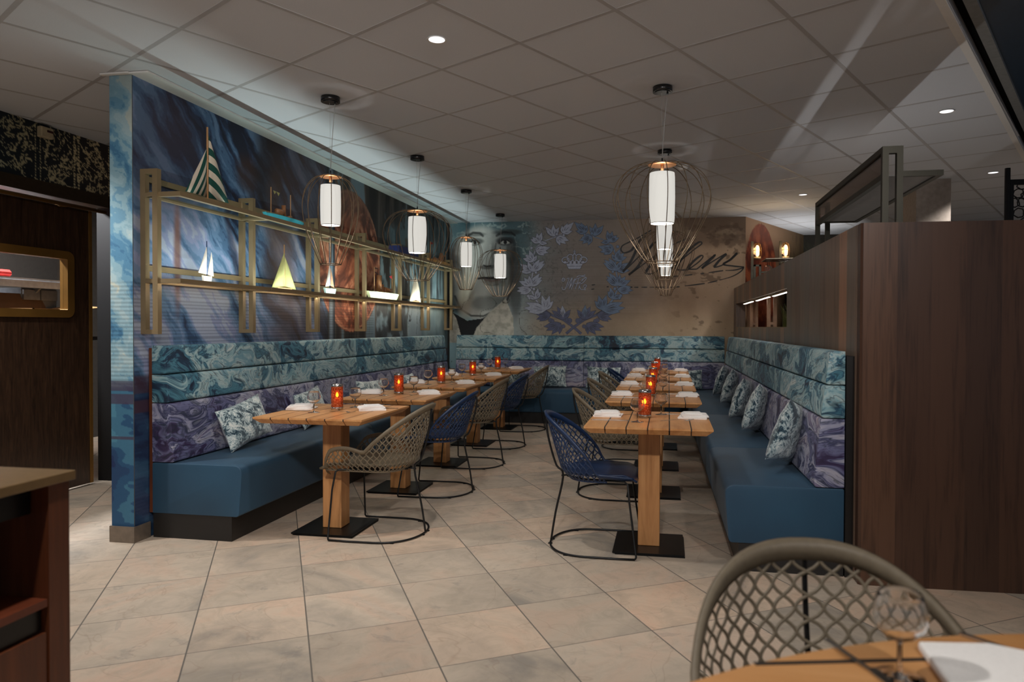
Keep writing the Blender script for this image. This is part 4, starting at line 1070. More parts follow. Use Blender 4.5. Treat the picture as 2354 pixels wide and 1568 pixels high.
MB().box((-.006, 0, 0), (.006, 3.9, .005)).build('housing', bronze, l2)
area('glow_down', (0, 1.95, -.002), (0, 0, 0), .008, 3.9, 3.2, (1, .86, .66), l2)
# up-lights behind the partition and along the recess wall
l3 = thing('light_strip', 'hidden strip light shining up from the counter behind the walnut partition', 'strip light', (1.15, 3.95, 1.09))
MB().box((-.02, 0, -.02), (.02, 2.2, 0)).build('housing', bronze_dk, l3)
area('glow_up', (0, 1.1, .004), (PI, 0, 0), .016, 2.2, 5.5, (1, .97, .94), l3)
l4 = thing('light_strip', 'strip light shining up beside the brown recess wall', 'strip light', (1.52, 9.75, 2.0), -math.atan2(1.11, 2.06))
MB().box((-.02, 0, -.02), (.02, 2.0, 0)).box((-.03, 0, -.02), (-.022, 2.0, .03)).box((.022, 0, -.02), (.03, 2.0, .03)).build('housing', bronze_dk, l4)
area('glow_up', (0, 1.0, .004), (PI, 0, 0), .012, 2.0, 10, (1, .97, .94), l4)
tag(MB().box((1.065, 3.785, 0), (1.24, 6.25, 1.068)).build('service_ledge', simple('dark_ledge_d', rgb(30,26,24), .6)), 'dark counter ledge behind the near part of the partition', 'ledge')

sailw = simple('cream_canvas', rgb(222,206,184), .9, 0, .05, 90, .2); sail_white = simple('white_sailcloth', rgb(226,216,206), .8, 0, .03)
sail_green = simple('pale_green_canvas', rgb(176,172,110), .85, 0, .12, 12); mastm = wood('pale_pine', rgb(170,120,78), rgb(196,148,102), rgb(212,168,124), 'Z', 2)
drift = wood('driftwood', rgb(130,84,50), rgb(160,108,70), rgb(184,134,92), 'Z', 1.5)
def stripes():
    t = NT('green_white_striped_canvas'); tc = t.n('ShaderNodeTexCoord'); sp = t.n('ShaderNodeSeparateXYZ'); t.l(tc.outputs['Object'], sp.inputs[0])
    ay = t.math('ABSOLUTE', sp.outputs[1])
    neg = t.math('LESS_THAN', sp.outputs[1], 0.0)
    v = t.math('ADD', sp.outputs[2], t.math('MULTIPLY', ay, t.math('ADD', .55, t.math('MULTIPLY', neg, 1.35))))
    st = t.math('GREATER_THAN', t.math('FRACT', t.math('MULTIPLY', v, 10.5)), .5)
    t.set(Base_Color=t.mix(st, rgb(216,200,180), rgb(12,72,62)), Roughness=.85); return t.m
striped = stripes()
def sail_mesh(pts, depth=.02, n=6):
    """triangular sail with a slight belly; pts: three (y,z)"""
    A, B, C = [Vector(p) for p in pts]; mb = MB()
    def fn(u, v):
        p = A*(1-v) + (B*(1-u) + C*u)*v
        return (depth*math.sin(PI*u)*math.sin(PI*min(1, v*.9)), p.x, p.y)
    mb.grid(fn, n, n); return mb
SX = -2.99
def boat(name, label, y, z, parts, hull=None):
    t = thing(name, label, 'model boat', (SX, y, z), 0, 'model boats on the wall rack')
    for nme, mb, mt, kw in parts: mb.build(nme, mt, t, **kw)
    return t
def hull(L, h_, w_, mat, name='hull', blunt=.85):
    mb = MB(); n = 10
    sec = []
    for i in range(n+1):
        s_ = -1 + 2*i/n; half = w_/2*(1 - abs(s_)**3*.75); 
        sec.append([(-half, s_*L/2, h_), (-half*.6, s_*L/2*blunt, 0), (half*.6, s_*L/2*blunt, 0), (half, s_*L/2, h_)])
    vs = [v for s in sec for v in s]; fs = []
    for i in range(n):
        for k in range(4): fs.append((i*4+k, i*4+(k+1) % 4, (i+1)*4+(k+1) % 4, (i+1)*4+k))
    fs += [(0, 1, 2, 3), (4*n+3, 4*n+2, 4*n+1, 4*n)]
    mb.add(vs, fs); return (name, mb, mat, dict(bevel=.003))
def mast(y, z0, z1, r=.006): return ('mast', MB().tube([(0, y, z0), (0, y, (z0+z1)/2), (0, y, z1)], r, 8), mastm, {})
boat('model_sailboat', 'large model sailboat with green and white striped sails on the upper shelf', 4.155, 2.085, [hull(.30, .03, .07, mastm), mast(.0, .02, .505, .0065), ('sail', sail_mesh([(.012, .455), (.012, .045), (.222, .045)]), striped, dict(solid=.003)), ('sail', sail_mesh([(-.010, .36), (-.012, .045), (-.215, .045)]), striped, dict(solid=.003))])
tq = simple('turquoise_paint', rgb(60,160,176), .6, 0, .35, 8)
boat('model_boat', 'turquoise model boat with two thin masts and driftwood cabin on the upper shelf', 5.09, 2.085, [hull(.56, .055, .10, tq), mast(-.19, .05, .26, .004), mast(.09, .05, .25, .004), ('pennant', MB().prism([(0, -.16, .24), (0, -.12, .238), (0, -.14, .215)], (.002, 0, 0)).prism([(0, -.115, .238), (0, -.07, .236), (0, -.085, .210)], (.002, 0, 0)), sail_green, {}),
   ('driftwood', MB().tube([(0, .0, .05), (.0, -.01, .10), (0, -.012, .150)], [.018, .016, .017], 8).tube([(0, -.12, .09), (.01, -.06, .085), (.0, -.04, .075)], [.02, .028, .02], 8).tube([(0, .05, .06), (0, .10, .075)], [.015, .012], 7), drift, {})])
boat('model_boat', 'ochre model boat with a brick-like stack at the far end of the upper shelf', 8.86, 2.085, [hull(.86, .06, .11, simple('ochre_paint', rgb(150,100,52), .6, 0, .2, 8)), mast(-.34, .05, .28, .005), mast(.28, .05, .22, .004), ('pennant', MB().prism([(0, -.33, .28), (0, -.23, .27), (0, -.33, .24)], (.002, 0, 0)), simple('red_pennant', rgb(150,30,26), .7), {}), ('driftwood', MB().tube([(0, .06, .05), (0, .10, .17)], [.03, .028], 7).tube([(0, .12, .05), (0, .15, .15)], [.026, .024], 7).tube([(0, -.2, .075), (0, -.08, .075)], .022, 7), drift, {})])
tag(MB().box((-3.02, 7.25, 2.085), (-2.90, 7.85, 2.17)).build('storage_tin', simple('cobalt_tin', rgb(40,52,110), .5)), 'cobalt blue box on the upper shelf behind the second left lamp', 'box')
boat('model_sailboat', 'small all-white model sailboat at the near end of the lower shelf', 4.145, 1.567, [hull(.085, .045, .04, sail_white), ('mast', MB().tube([(0, 0, .03), (0, 0, .275)], .003, 6), simple('blue_mast', rgb(40,70,120), .5), {}), ('sail', sail_mesh([(-.004, .235), (-.004, .055), (-.085, .062)], .012), sail_white, dict(solid=.003)), ('sail', sail_mesh([(.045, .205), (.004, .052), (.068, .048)], .012), sail_white, dict(solid=.003))])
boat('model_sailboat', 'model sailboat with one pale green canvas sail on the lower shelf', 5.085, 1.567, [hull(.22, .02, .05, mastm), mast(.0, .01, .36, .005), ('sail', sail_mesh([(.0, .30), (-.175, .015), (.0, .015)], .02), sail_green, dict(solid=.003)), ('sail', sail_mesh([(.004, .27), (.004, .015), (.175, .015)], .02), sail_green, dict(solid=.003))])
boat('model_sailboat', 'small model sailboat with white and turquoise hull hanging low beside the copper coin', 5.84, 1.567, [hull(.20, .055, .06, simple('white_turquoise_paint', rgb(180,206,204), .5, 0, .25, 14)), ('mast', MB().tube([(0, .0, .05), (0, .0, .33)], .004, 6), simple('blue_mast_tip', rgb(70,100,150), .5), {}), ('sail', sail_mesh([(-.004, .27), (-.004, .07), (-.085, .07)], .012), sail_white, dict(solid=.003)), ('sail', sail_mesh([(.004, .25), (.004, .065), (.08, .065)], .012), simple('peach_canvas', rgb(200,150,116), .8), dict(solid=.003))])
boat('model_boat', 'pale green model boat with driftwood logs and a thin mast on the lower shelf', 7.03, 1.567, [hull(.80, .075, .12, simple('pale_green_paint', rgb(196,202,160), .6, 0, .12, 10)), mast(-.23, .07, .33, .004), mast(.24, .07, .28, .004), ('pennant', MB().prism([(0, .16, .26), (0, .235, .275), (0, .235, .235)], (.002, 0, 0)), simple('scarlet_pennant', rgb(180,40,40), .7), {}), ('driftwood', MB().tube([(0, -.12, .07), (0, -.10, .25)], [.030, .028], 8).tube([(0, -.04, .07), (0, -.03, .16)], [.022, .02], 8).tube([(0, .02, .105), (0, .20, .10)], [.034, .03], 8), drift, {})])
boat('model_sailboat', 'model sailboat with a tall curved cream sail on the lower shelf', 7.985, 1.567, [hull(.26, .02, .06, mastm), mast(.0, .01, .40, .004), ('sail', sail_mesh([(.0, .36), (-.19, .012), (.0, .012)], .03), sailw, dict(solid=.003)), ('sail', sail_mesh([(.0, .34), (.0, .012), (.19, .012)], .03), sailw, dict(solid=.003))])

# ------------------------------------------------------------------ pendants and downlights
def pendant(kind):
    t = thing('pendant_lamp', 'x', 'pendant lamp')
    if kind == 'wide': prof = [(.060, 2.298), (.13, 2.290), (.20, 2.262), (.255, 2.215), (.288, 2.155), (.300, 2.090), (.292, 2.030), (.265, 1.955), (.215, 1.860), (.155, 1.765), (.098, 1.69)]; nr, R_, sh_ = 16, .080, (.080, 1.93, 2.24)
    else: prof = [(.040, 2.262), (.085, 2.252), (.128, 2.218), (.160, 2.165), (.176, 2.100), (.178, 2.030), (.166, 1.950), (.140, 1.865), (.104, 1.780), (.066, 1.69)]; nr, R_, sh_ = 14, .066, (.065, 1.943, 2.200)
    P = smooth([Vector((r, z)) for r, z in prof], 3)
    c = MB()
    for k in range(nr):
        a = 2*PI*(k+.3)/nr; c.tube([(p.x*math.cos(a), p.x*math.sin(a), p.y-CEIL) for p in P], .0026, 5)
    c.tube([(prof[-1][0]*math.cos(2*PI*i/nr), prof[-1][0]*math.sin(2*PI*i/nr), 1.69-CEIL) for i in range(nr)], .0032, 5, closed=True)
    c.build('wire_cage', cage_m, t)
    top = prof[0][1] - CEIL
    MB().lathe([(.004, .006), (.05, .003), (prof[0][0]+.028, -.006), (prof[0][0]+.026, -.009), (.004, -.004)], (0, 0, top), 24).cyl((0, 0, top-.04), .010, .05, 10).build('cap', copper, t)
    rs, z0, z1 = sh_
    zs = [z0, z0+.03, (z0+z1)/2, z1-.03, z1]; b = [.93, .97, 1.0, .98, .95]
    pr = [(rs*k, z-CEIL) for k, z in zip(b, zs)]
    sh2 = MB().lathe(pr + [(r-.003, z) for r, z in pr[::-1]], n=32, caps=False)
    so = sh2.build('lamp_shade', shade_m, t)
    MB().tube([(rs*.93*math.cos(2*PI*i/32), rs*.93*math.sin(2*PI*i/32), z0-CEIL) for i in range(32)], .0022, 5, closed=True).build('shade_ring', cage_m, so)
    MB().tube([(0, 0, top+.004), (0, 0, top+.035)], .005, 8).build('finial', canopy_m, t)
    MB().tube([(0, 0, top+.03), (.012, 0, top+.25), (.03, 0, -.03)], .0022, 6).tube([(0, 0, top+.03), (-.006, 0, -.02)], .0007, 4).build('cord', cord_m, t)
    MB().cyl((.0, 0, -.032), .060, .031, 32).cyl((.0, 0, -.036), .048, .004, 32).cyl((.03, 0, -.045), .006, .012, 10).build('ceiling_canopy', canopy_m, t)
    ld = D.lights.new('bulb', 'POINT'); ld.energy = 7; ld.color = (1, .95, .89); ld.shadow_soft_size = .025
    lo = D.objects.new('bulb_light', ld); COL.objects.link(lo); lo.parent = t; lo.location = (0, 0, z0 + .055 - CEIL)
    return t
PW = Proto(pendant('wide')); PN = Proto(pendant('narrow'))
for (x, y, kind, lab) in ((-2.165, 4.24, 'n', 'narrow wire cage lamp hanging over the nearest left-row table'), (-2.165, 5.83, 'w', 'round wire cage lamp over the second left-row table'), (-2.175, 7.36, 'n', 'narrow wire cage lamp third along the left row'), (-2.19, 8.98, 'w', 'round wire cage lamp farthest along the left row near the back wall'),
                          (-.045, 4.40, 'w', 'largest wire cage lamp, nearest over the right row of tables'), (-.04, 5.97, 'n', 'narrow wire cage lamp second along the right row'), (-.04, 7.50, 'w', 'round wire cage lamp third along the right row'), (-.04, 9.02, 'n', 'narrow wire cage lamp farthest along the right row')):
    (PW if kind == 'w' else PN).put((x, y, CEIL-.002), random.uniform(0, .3), lab, 'wire cage pendant lamps')
dl = thing('downlight', 'x', 'downlight')
MB().lathe([(.046, 0), (.052, -.004), (.050, -.006), (.040, -.002)], n=24, caps=False).build('trim_ring', trim_m, dl)
MB().cyl((0, 0, -.003), .042, .002, 24).build('lens', down_m, dl)
def spot(e, ang, col=(1, .965, .93), blend_=.5, soft=.05):
    ld = D.lights.new('spot', 'SPOT'); ld.energy = e; ld.spot_size = math.radians(ang); ld.spot_blend = blend_; ld.color = col; ld.shadow_soft_size = soft
    return ld
DL = Proto(dl)
DLE = 60
for (x, y, lab, e) in ((-1.188, 3.482, 'round ceiling downlight nearest the camera above the aisle', DLE), (1.863, 5.208, 'round ceiling downlight above the walnut partition', DLE*.5), (1.467, 8.202, 'small round ceiling downlight beyond the bronze rack', DLE*.5), (3.034, 7.321, 'round ceiling downlight near the right edge of the photo', DLE*.5),
                    (-1.2, 1.0, 'added fill downlight, unseen behind the camera on the left', DLE), (1.0, -.2, 'added fill downlight, unseen behind the camera on the right', DLE), (-.9, 5.9, None, 0), (-3.9, 3.0, 'added fill downlight, unseen, by the sliding door', DLE*1.6)):  # camera and door entries are out of view, added to brighten the room
    if e == 0: continue
    o = DL.put((x, y, CEIL), 0, lab, 'ceiling downlights')
    ld = spot(e, 120); lo = D.objects.new('downlight_beam', ld); COL.objects.link(lo); lo.parent = o; lo.location = (0, 0, -.02)

sm = thing('smoke_detector', 'small white ceiling detector behind the nearest right lamp', 'detector', (.12, 6.55, CEIL-.002))
MB().lathe([(.0, -.045), (.03, -.044), (.042, -.034), (.05, -.014), (.052, 0)], n=20).build('housing', trim_m, sm)
# added fill spots without fixtures, unseen, that rake the room from behind the camera
def aim(name, loc, tgt, e, ang, col, soft=.06):
    ld = spot(e, ang, col, .6, soft); o = D.objects.new(name, ld); COL.objects.link(o); o.location = loc
    d = (Vector(tgt)-Vector(loc)); o.rotation_euler = d.to_track_quat('-Z', 'Y').to_euler(); return o
aim('fill_spot_left', (-1.3, .6, 2.70), (-2.6, 4.6, .9), 130, 70, (1, .965, .93))
aim('fill_spot_mid', (-.2, .4, 2.70), (-.9, 5.0, 1.0), 150, 75, (1, .965, .93))
aim('fill_spot_right', (1.3, .4, 2.70), (.9, 4.4, .8), 110, 70, (1, .965, .93))

# ------------------------------------------------------------------ tables
def square_table():
    t = thing('dining_table', 'x', 'dining table')
    w, d, zt = .345, .375, .745; b = MB(); n = 6; gap = .007; e = .035
    a0 = -w
    for k in range(n):
        x0 = -w + 2*w*k/n + (gap/2 if k else 0); x1 = -w + 2*w*(k+1)/n - (gap/2 if k < n-1 else 0)
        def bx_(x): return max(-w+e, min(w-e, x))
        vs = [(x0, -d, zt), (x1, -d, zt), (x1, d, zt), (x0, d, zt), (x0, -d, zt-.010), (x1, -d, zt-.010), (x1, d, zt-.010), (x0, d, zt-.010), (bx_(x0), -d+e, zt-.040), (bx_(x1), -d+e, zt-.040), (bx_(x1), d-e, zt-.040), (bx_(x0), d-e, zt-.040)]
        b.add(vs, [(0,1,2,3), (4,5,1,0), (5,6,2,1), (6,7,3,2), (7,4,0,3), (8,9,5,4), (9,10,6,5), (10,11,7,6), (11,8,4,7), (11,10,9,8)])
    b.build('tabletop', oak, t)
    g = MB()
    for k in range(1, n):
        x = -w + 2*w*k/n; g.box((x-.0040, -d+.0004, zt-.0125), (x+.0040, d-.0004, zt-.0006))
    g.build('inlay', groove_m, t)
    MB().box((-.0625, -.06, .014), (.0625, .06, .705)).build('post', oak_post, t, bevel=.004)
    MB().box((-.2, -.2, .006), (.2, .2, .014)).box((-.185, -.205, 0), (.205, .185, .006)).build('base_plate', base_m, t)
    return t
TB = Proto(square_table())
LT = [4.155, 5.255, 6.31, 7.43, 8.66]; RT = [4.155, 5.48, 6.53, 7.60, 8.65]
LX = [-2.085, -2.09, -2.10, -2.11, -2.12]; RX = -.108
ordn = ['nearest', 'second', 'third', 'fourth', 'farthest']
for i in range(5):
    TB.put((LX[i], LT[i], 0), 0, ordn[i] + ' oak table of the left row beside the mural wall', 'square oak tables in two rows')
for i in range(5):
    TB.put((RX, RT[i], 0), 0, ordn[i] + ' oak table of the right row beside the partition bench', 'square oak tables in two rows')

# ------------------------------------------------------------------ chairs
ASPLIT = .56
def shell_fn(arm):
    wt = .285 if arm else .245; wb_ = .225; uf = .33 if arm else .235
    def P(a, z):
        k = 1 - .26*max(0., (.475-z)/.075)**2
        w = (wb_ + (wt-wb_)*min(1, max(0, (z-.44)/.16)))
        ur = -(.185 + .115*max(0, (z-.42)/.38))
        if not arm and z > .6: w -= (z-.6)*.18
        aa = abs(a); sg = 1 if a >= 0 else -1
        if aa <= ASPLIT:
            ph = aa/ASPLIT*PI/2; ex_ = .85
            u_ = .03 + (ur*k-.03)*math.cos(ph)**ex_; v_ = w*k*math.sin(ph)**ex_ if ph > 0 else 0
        else:
            t_ = (aa-ASPLIT)/(1-ASPLIT); u_ = .03 + (uf-.03)*t_; v_ = w*k*(1-.10*t_*t_)
        return Vector((u_, sg*v_, z))
    def rim(a):
        aa = abs(a)
        if aa <= ASPLIT:
            ph = aa/ASPLIT*PI/2
            c_ = math.cos(ph)
            return (.545 + .265*c_**.85) if arm else (.462 + .325*c_**.62)
        t_ = (aa-ASPLIT)/(1-ASPLIT)
        if arm:
            base = .545 + .028*math.sin(PI*min(1, t_*1.25)); drop = max(0, (t_-.70)/.30); return base - .16*drop**1.8
        return .462 - .02*t_
    return P, rim
def normal(P, a, z):
    da = P(a+.01, z) - P(a-.01, z); dz = P(a, z+.01) - P(a, z-.01); n_ = da.cross(dz)
    return n_.normalized() if n_.length > 1e-9 else Vector((1, 0, 0))
def chair(arm, m_shell, m_seat, label):
    t = thing('armchair' if arm else 'dining_chair', label, 'chair')
    P, rim = shell_fn(arm); zb = .405
    b = MB(); na, cell = (34, .052) if arm else (30, .05)
    amax = .985 if arm else ASPLIT + .12
    # two families of diagonal ribs in (a, z); total arc length about 1.45
    Ltot = 1.45/2; hz = .048
    for fam in (1, -1):
        for k in range(-44, 45):
            a0 = k*.052
            run = []
            z = zb
            slope = .026/(hz/2)
            while z < .83:
                s_ = (z-zb)
                a = a0 + fam*slope*s_ + fam*.0045*math.sin(2*PI*(z-zb)/(hz))
                inside = abs(a) <= amax and z <= rim(max(-1, min(1, a))) - .012
                if inside: run.append((a, z))
                else:
                    if len(run) > 1: b.ribbon([P(*q) for q in run], [normal(P, *q) for q in run], .0075, .0045)
                    run = []
                z += hz/6
            if len(run) > 1: b.ribbon([P(*q) for q in run], [normal(P, *q) for q in run], .0085, .0045)
    b.build('mesh_back', m_shell, t)
    # rim band
    r = MB(); n = 72; vs = []
    for i in range(n+1):
        a = -1 + 2*i/n; zr = rim(a); wband = (.026 + .018*max(0, math.cos(min(abs(a)/ASPLIT, 1)*PI/2)))
        nn = normal(P, a, zr-.01); nn.z = 0; nn.normalize()
        p0 = P(a, zr-wband); pm_ = P(a, zr-wband*.4); p1 = P(a, zr)
        vs += [p0+nn*.004, pm_+nn*.009, p1+nn*.007, p1-nn*.007, pm_-nn*.009, p0-nn*.004]
    fs = [(i*6+k, i*6+(k+1) % 6, (i+1)*6+(k+1) % 6, (i+1)*6+k) for i in range(n) for k in range(6)] + [(5,4,3,2,1,0), tuple(n*6+k for k in range(6))]
    r.add(vs, fs, 0, True); r.build('rim', m_shell, t)
    # lower edge band and seat
    s = MB(); m2 = 26; nv = 12
    def sf(uu, vv):
        a = 1 - vv*1.0; e = P(a, .432); e2 = P(-a, .432)
        k = uu; p = e2*(1-k) + e*k
        dish = -.016*math.sin(PI*k)*math.sin(PI*min(1, vv*1.1+.08)); lip = -.035*max(0, (.12-vv)/.12)**1.5
        up = .02*(abs(2*k-1)**4)
        return (p.x + (.02*(1-vv/.1) if vv < .1 else 0), p.y, .440 + dish + lip + up*.6)
    s.grid(sf, nv, m2); s.build('seat', m_seat, t, solid=.012)
    lb_ = MB(); pts = [P(-amax + 2*amax*i/50, zb+.002) for i in range(51)]
    lb_.tube(pts, .006, 6); lb_.build('lower_edge', m_shell, t)
    f = MB(); ring = []
    for i in range(41):
        ph = -PI/2 + PI*i/40; ring.append((-.262*math.cos(ph)**.8 if abs(ph) < PI/2-1e-6 else 0, .27*math.sin(ph), .008))
    ring = [(.25, -.268, .008), (.12, -.272, .008)] + ring + [(.12, .272, .008), (.25, .268, .008)]
    f.tube(ring, .0062, 8)
    for i in (8, 20, 24, 36): p = ring[i]; f.box((p[0]-.012, p[1]-.008, 0), (p[0]+.012, p[1]+.008, .006))
    f.build('base_ring', black_metal, t)
    for sg in (-1, 1):
        fx_ = .235 if arm else .205
        MB().tube([(.25, sg*.268, .008), (.256, sg*.262, .02), (fx_+.012, sg*.225, .30), (fx_, sg*.205, .405), (fx_-.02, sg*.19, .418), (-.05, sg*.12, .408), (-.16, sg*.03, .405)], .0058, 8).build('leg', black_metal, t)
    zt = .775 if arm else .74
    pr = [P(0, z_) for z_ in (.41, .5, .6, .7, zt)]
    back = [(-.262, 0, .008), (-.235, 0, .18), (-.19, 0, .40), (pr[1].x-.022, 0, .46), (pr[2].x-.030, 0, .58), (pr[3].x-.022, 0, .69), (pr[4].x-.008, 0, zt)]
    MB().tube(smooth([Vector(q) for q in back], 4), .0065, 8).tube([(-.20, 0, .40), (-.14, 0, .406)], .006, 6).build('back_stem', black_metal, t)
    return t
CA = Proto(chair(True, taupe, taupe_seat, 'x')); CB = Proto(chair(False, blue_leather, blue_leather, 'x'))
LC = [(-1.745, 4.14), (-1.76, 5.25), (-1.77, 6.33), (-1.78, 7.36), (-1.775, 8.58)]
for i, (x, y) in enumerate(LC):
    arm = i % 2 == 0
    (CA if arm else CB).put((x, y, 0), PI + (.0 if arm else .05), ('taupe mesh armchair' if arm else 'dark blue mesh chair') + ' at the %s left-row table' % ordn[i], 'mesh chairs along the left row')
RC = [(-.425, 4.12, 'b'), (-.43, 5.42, 'a'), (-.44, 6.50, 'a'), (-.44, 7.56, 'a'), (-.44, 8.62, 'b')]
for i, (x, y, k) in enumerate(RC):
    (CA if k == 'a' else CB).put((x, y, 0), 0.0, ('taupe mesh armchair' if k == 'a' else 'blue mesh chair') + ' at the %s right-row table' % ordn[i], 'mesh chairs along the right row')
CA.put((.335, 1.355, 0), -PI/2 + .10, 'large taupe mesh armchair in the right foreground facing the round table', 'foreground seating')

# ------------------------------------------------------------------ table settings
def napkin_a():
    b = MB()
    def slab(prof, y0, y1, M_):
        o = cushion_prism(prof, 0, 0, .006, 3); m_ = MB(); m_.prism([(p.x, y0, p.y) for p in o], (0, y1-y0, 0), 0, True); m_.xf(M_); b.add(m_.v, m_.f, 0, False)
    slab([(-.085, 0), (.085, 0), (.085, .010), (-.085, .012)], -.065, .065, Matrix.Identity(4))
    slab([(-.09, .011), (.06, .010), (.075, .018), (.06, .030), (-.08, .026)], -.06, .055, Matrix.Rotation(.16, 4, 'Z'))
    slab([(-.05, .026), (.055, .026), (.055, .033), (-.045, .034)], -.055, .045, Matrix.Rotation(.20, 4, 'Z'))
    return b.build('napkin', napkin_m, None, bevel=.003)
def cutlery(kind):
    b = MB()
    if kind == 'knife':
        pts = [(-.11, -.005), (-.03, -.0045), (.0, -.004), (.02, -.0065), (.075, -.008), (.105, -.004), (.112, .003), (.10, .006), (.0, .004), (-.03, .0045), (-.11, .0055), (-.113, 0)]
        b.prism([(x, y, .001) for x, y in pts], (0, 0, .0035))
    else:
        b.prism([(-.10, -.0035, .002), (-.02, -.002, .007), (.03, -.002, .008), (.045, -.010, .004), (.062, -.0115, .003), (.062, .0115, .003), (.045, .010, .004), (.03, .002, .008), (-.02, .002, .007), (-.10, .0035, .002)], (0, 0, .0022))
        for k in range(4): y = -.0095 + k*.0063; b.prism([(.060, y-.0014, .003), (.060, y+.0014, .003), (.098, y+.0009, .009), (.098, y-.0009, .009)], (0, 0, .002))
    return b.build(kind if kind == 'knife' else 'fork', steel)
NP = Proto(tag(napkin_a(), 'x', 'napkin')); KN = Proto(tag(cutlery('knife'), 'x', 'knife')); FK = Proto(tag(cutlery('fork'), 'x', 'fork'))
def candle():
    t = thing('candle_holder', 'x', 'candle holder')
    MB().lathe([(.0375, .018), (.038, .060), (.0375, .150)], n=32, caps=False).build('amber_glass', candle_m, t)
    MB().lathe([(.0375, .150), (.038, .152), (.038, .166), (.036, .166), (.036, .150)], n=32, caps=False).build('top_band', rim_silver, t)
    MB().lathe([(.036, 0), (.0385, .001), (.0385, .017), (.0375, .019), (.002, .016)], n=32).build('bottom_band', rim_silver, t)
    MB().cyl((0, 0, .017), .022, .055, 20).build('wax_candle', wax_m, t)
    MB().lathe([(.001, .080), (.008, .088), (.009, .096), (.005, .106), (.001, .114)], n=12).build('flame', flame_m, t)
    ld = D.lights.new('flame_light', 'POINT'); ld.energy = .05; ld.color = (1, .5, .15); ld.shadow_soft_size = .01
    lo = D.objects.new('flame_light', ld); COL.objects.link(lo); lo.parent = t; lo.location = (0, 0, .10)
    return t
CN = Proto(candle())
def lay(x, y, row, i, wall_side):
    """settings on one table: wall_side = direction (+1/-1 in x) of the bench"""
    z = .7452; nm = '%s table of the %s row' % (ordn[i], row); s_ = wall_side
    bs = 'bench side'; cs = 'chair side'
    dy = .0 if i else .0
    jx = random.uniform(-.01, .01)
    CN.put((x-.03+jx, y+.06 + (.01 if i == 0 else 0), z), random.uniform(0, 6), 'amber candle glass glowing on the ' + nm, 'amber candle holders')
    if row == 'left':
        GL.put((x-.10, y-.10+.0, z), 0, 'wine glass, %s, on the %s' % (bs, nm), 'wine glasses on the tables'); GL.put((x+.03, y+.21, z), 0, 'wine glass, %s, on the %s' % (cs, nm), 'wine glasses on the tables')
        na = (x-.27, y+.06, z, .22); nb = (x+.20, y+.10, z, .45)
        ka = (x-.27, y-.045, z, .05); kb = (x+.23, y+.20, z, -.12); fa = (x-.19, y+.27, z, .3); fb_ = (x+.07, y-.06, z, -.25)
    else:
        GL.put((x-.065, y-.14, z), 0, 'wine glass, %s, on the %s' % (cs, nm), 'wine glasses on the tables'); GL.put((x+.065, y+.23, z), 0, 'wine glass, %s, on the %s' % (bs, nm), 'wine glasses on the tables')
        na = (x-.25, y+.10, z, -.05); nb = (x+.255, y+.10, z, PI-.12)
        ka = (x-.22, y-.11, z, .03); kb = (x+.20, y+.245, z, .0); fa = (x-.13, y+.13, z, .5); fb_ = (x+.16, y-.06, z, .25)
    NP.put(na[:3], na[3], 'folded white napkin, %s, on the %s' % (bs if s_ < 0 else cs, nm), 'white napkins on the tables')
    NP.put(nb[:3], nb[3], 'folded white napkin, %s, on the %s' % (cs if s_ < 0 else bs, nm), 'white napkins on the tables')
    KN.put(ka[:3], ka[3], 'steel knife, %s, on the %s' % (bs if s_ < 0 else cs, nm), 'knives on the tables'); KN.put(kb[:3], kb[3], 'steel knife, %s, on the %s' % (cs if s_ < 0 else bs, nm), 'knives on the tables')
    FK.put(fa[:3], fa[3], 'steel fork, %s, on the %s' % (bs if s_ < 0 else cs, nm), 'forks on the tables'); FK.put(fb_[:3], fb_[3], 'steel fork, %s, on the %s' % (cs if s_ < 0 else bs, nm), 'forks on the tables')
for i in range(5): lay(LX[i], LT[i], 'left', i, -1)
for i in range(5): lay(RX, RT[i], 'right', i, 1)

# ------------------------------------------------------------------ cushions
def pillow(w, h_, d):
    mb = MB(); nu, nv = 20, 14
    for sgn in (1, -1):
        def fn(u_, v_):
            x = (u_-.5)*2; y = (v_-.5)*2
            pin = 1 - .075*(1-abs(x)**2)*abs(y)**3; pin2 = 1 - .075*(1-abs(y)**2)*abs(x)**3
            th = (max(0, 1-abs(x)**2.6)*max(0, 1-abs(y)**2.6))**.55
            wr = .006*math.sin(9*x+3*y)*math.sin(7*y-2*x)*th
            return (sgn*(d/2*th) + wr, x*w/2*pin2, h_/2 + y*h_/2*pin)
        mb.grid(fn, nu, nv, 0, True, flip=(sgn < 0))
    return mb.build('cushion', velvet_m)
PA = Proto(tag(pillow(.46, .29, .12), 'x', 'cushion'))
def put_p(loc, rz, tilt, label, roll=0, sc=1):
    loc = (loc[0], loc[1], loc[2] + .15*math.sin(abs(roll)) + .004)
    o = PA.put(loc, rz, label, 'crushed velvet cushions'); o.rotation_euler = Matrix.Rotation(rz, 3, 'Z').to_euler()
    o.rotation_euler = (Matrix.Rotation(rz, 3, 'Z') @ Matrix.Rotation(tilt, 3, 'Y') @ Matrix.Rotation(roll, 3, 'X')).to_euler(); o.scale = (sc, sc, sc)
put_p((-2.80, 4.36, .462), -.10, -.30, 'velvet cushion at the near end of the left banquette', .18)
put_p((-2.86, 5.35, .462), .05, -.28, 'velvet cushion on the left banquette behind the nearest table', .10)
put_p((-2.84, 6.45, .462), -.05, -.28, 'velvet cushion on the left banquette behind the second table', -.05)
put_p((-2.84, 7.50, .462), .05, -.28, 'velvet cushion on the left banquette behind the third table', .0)
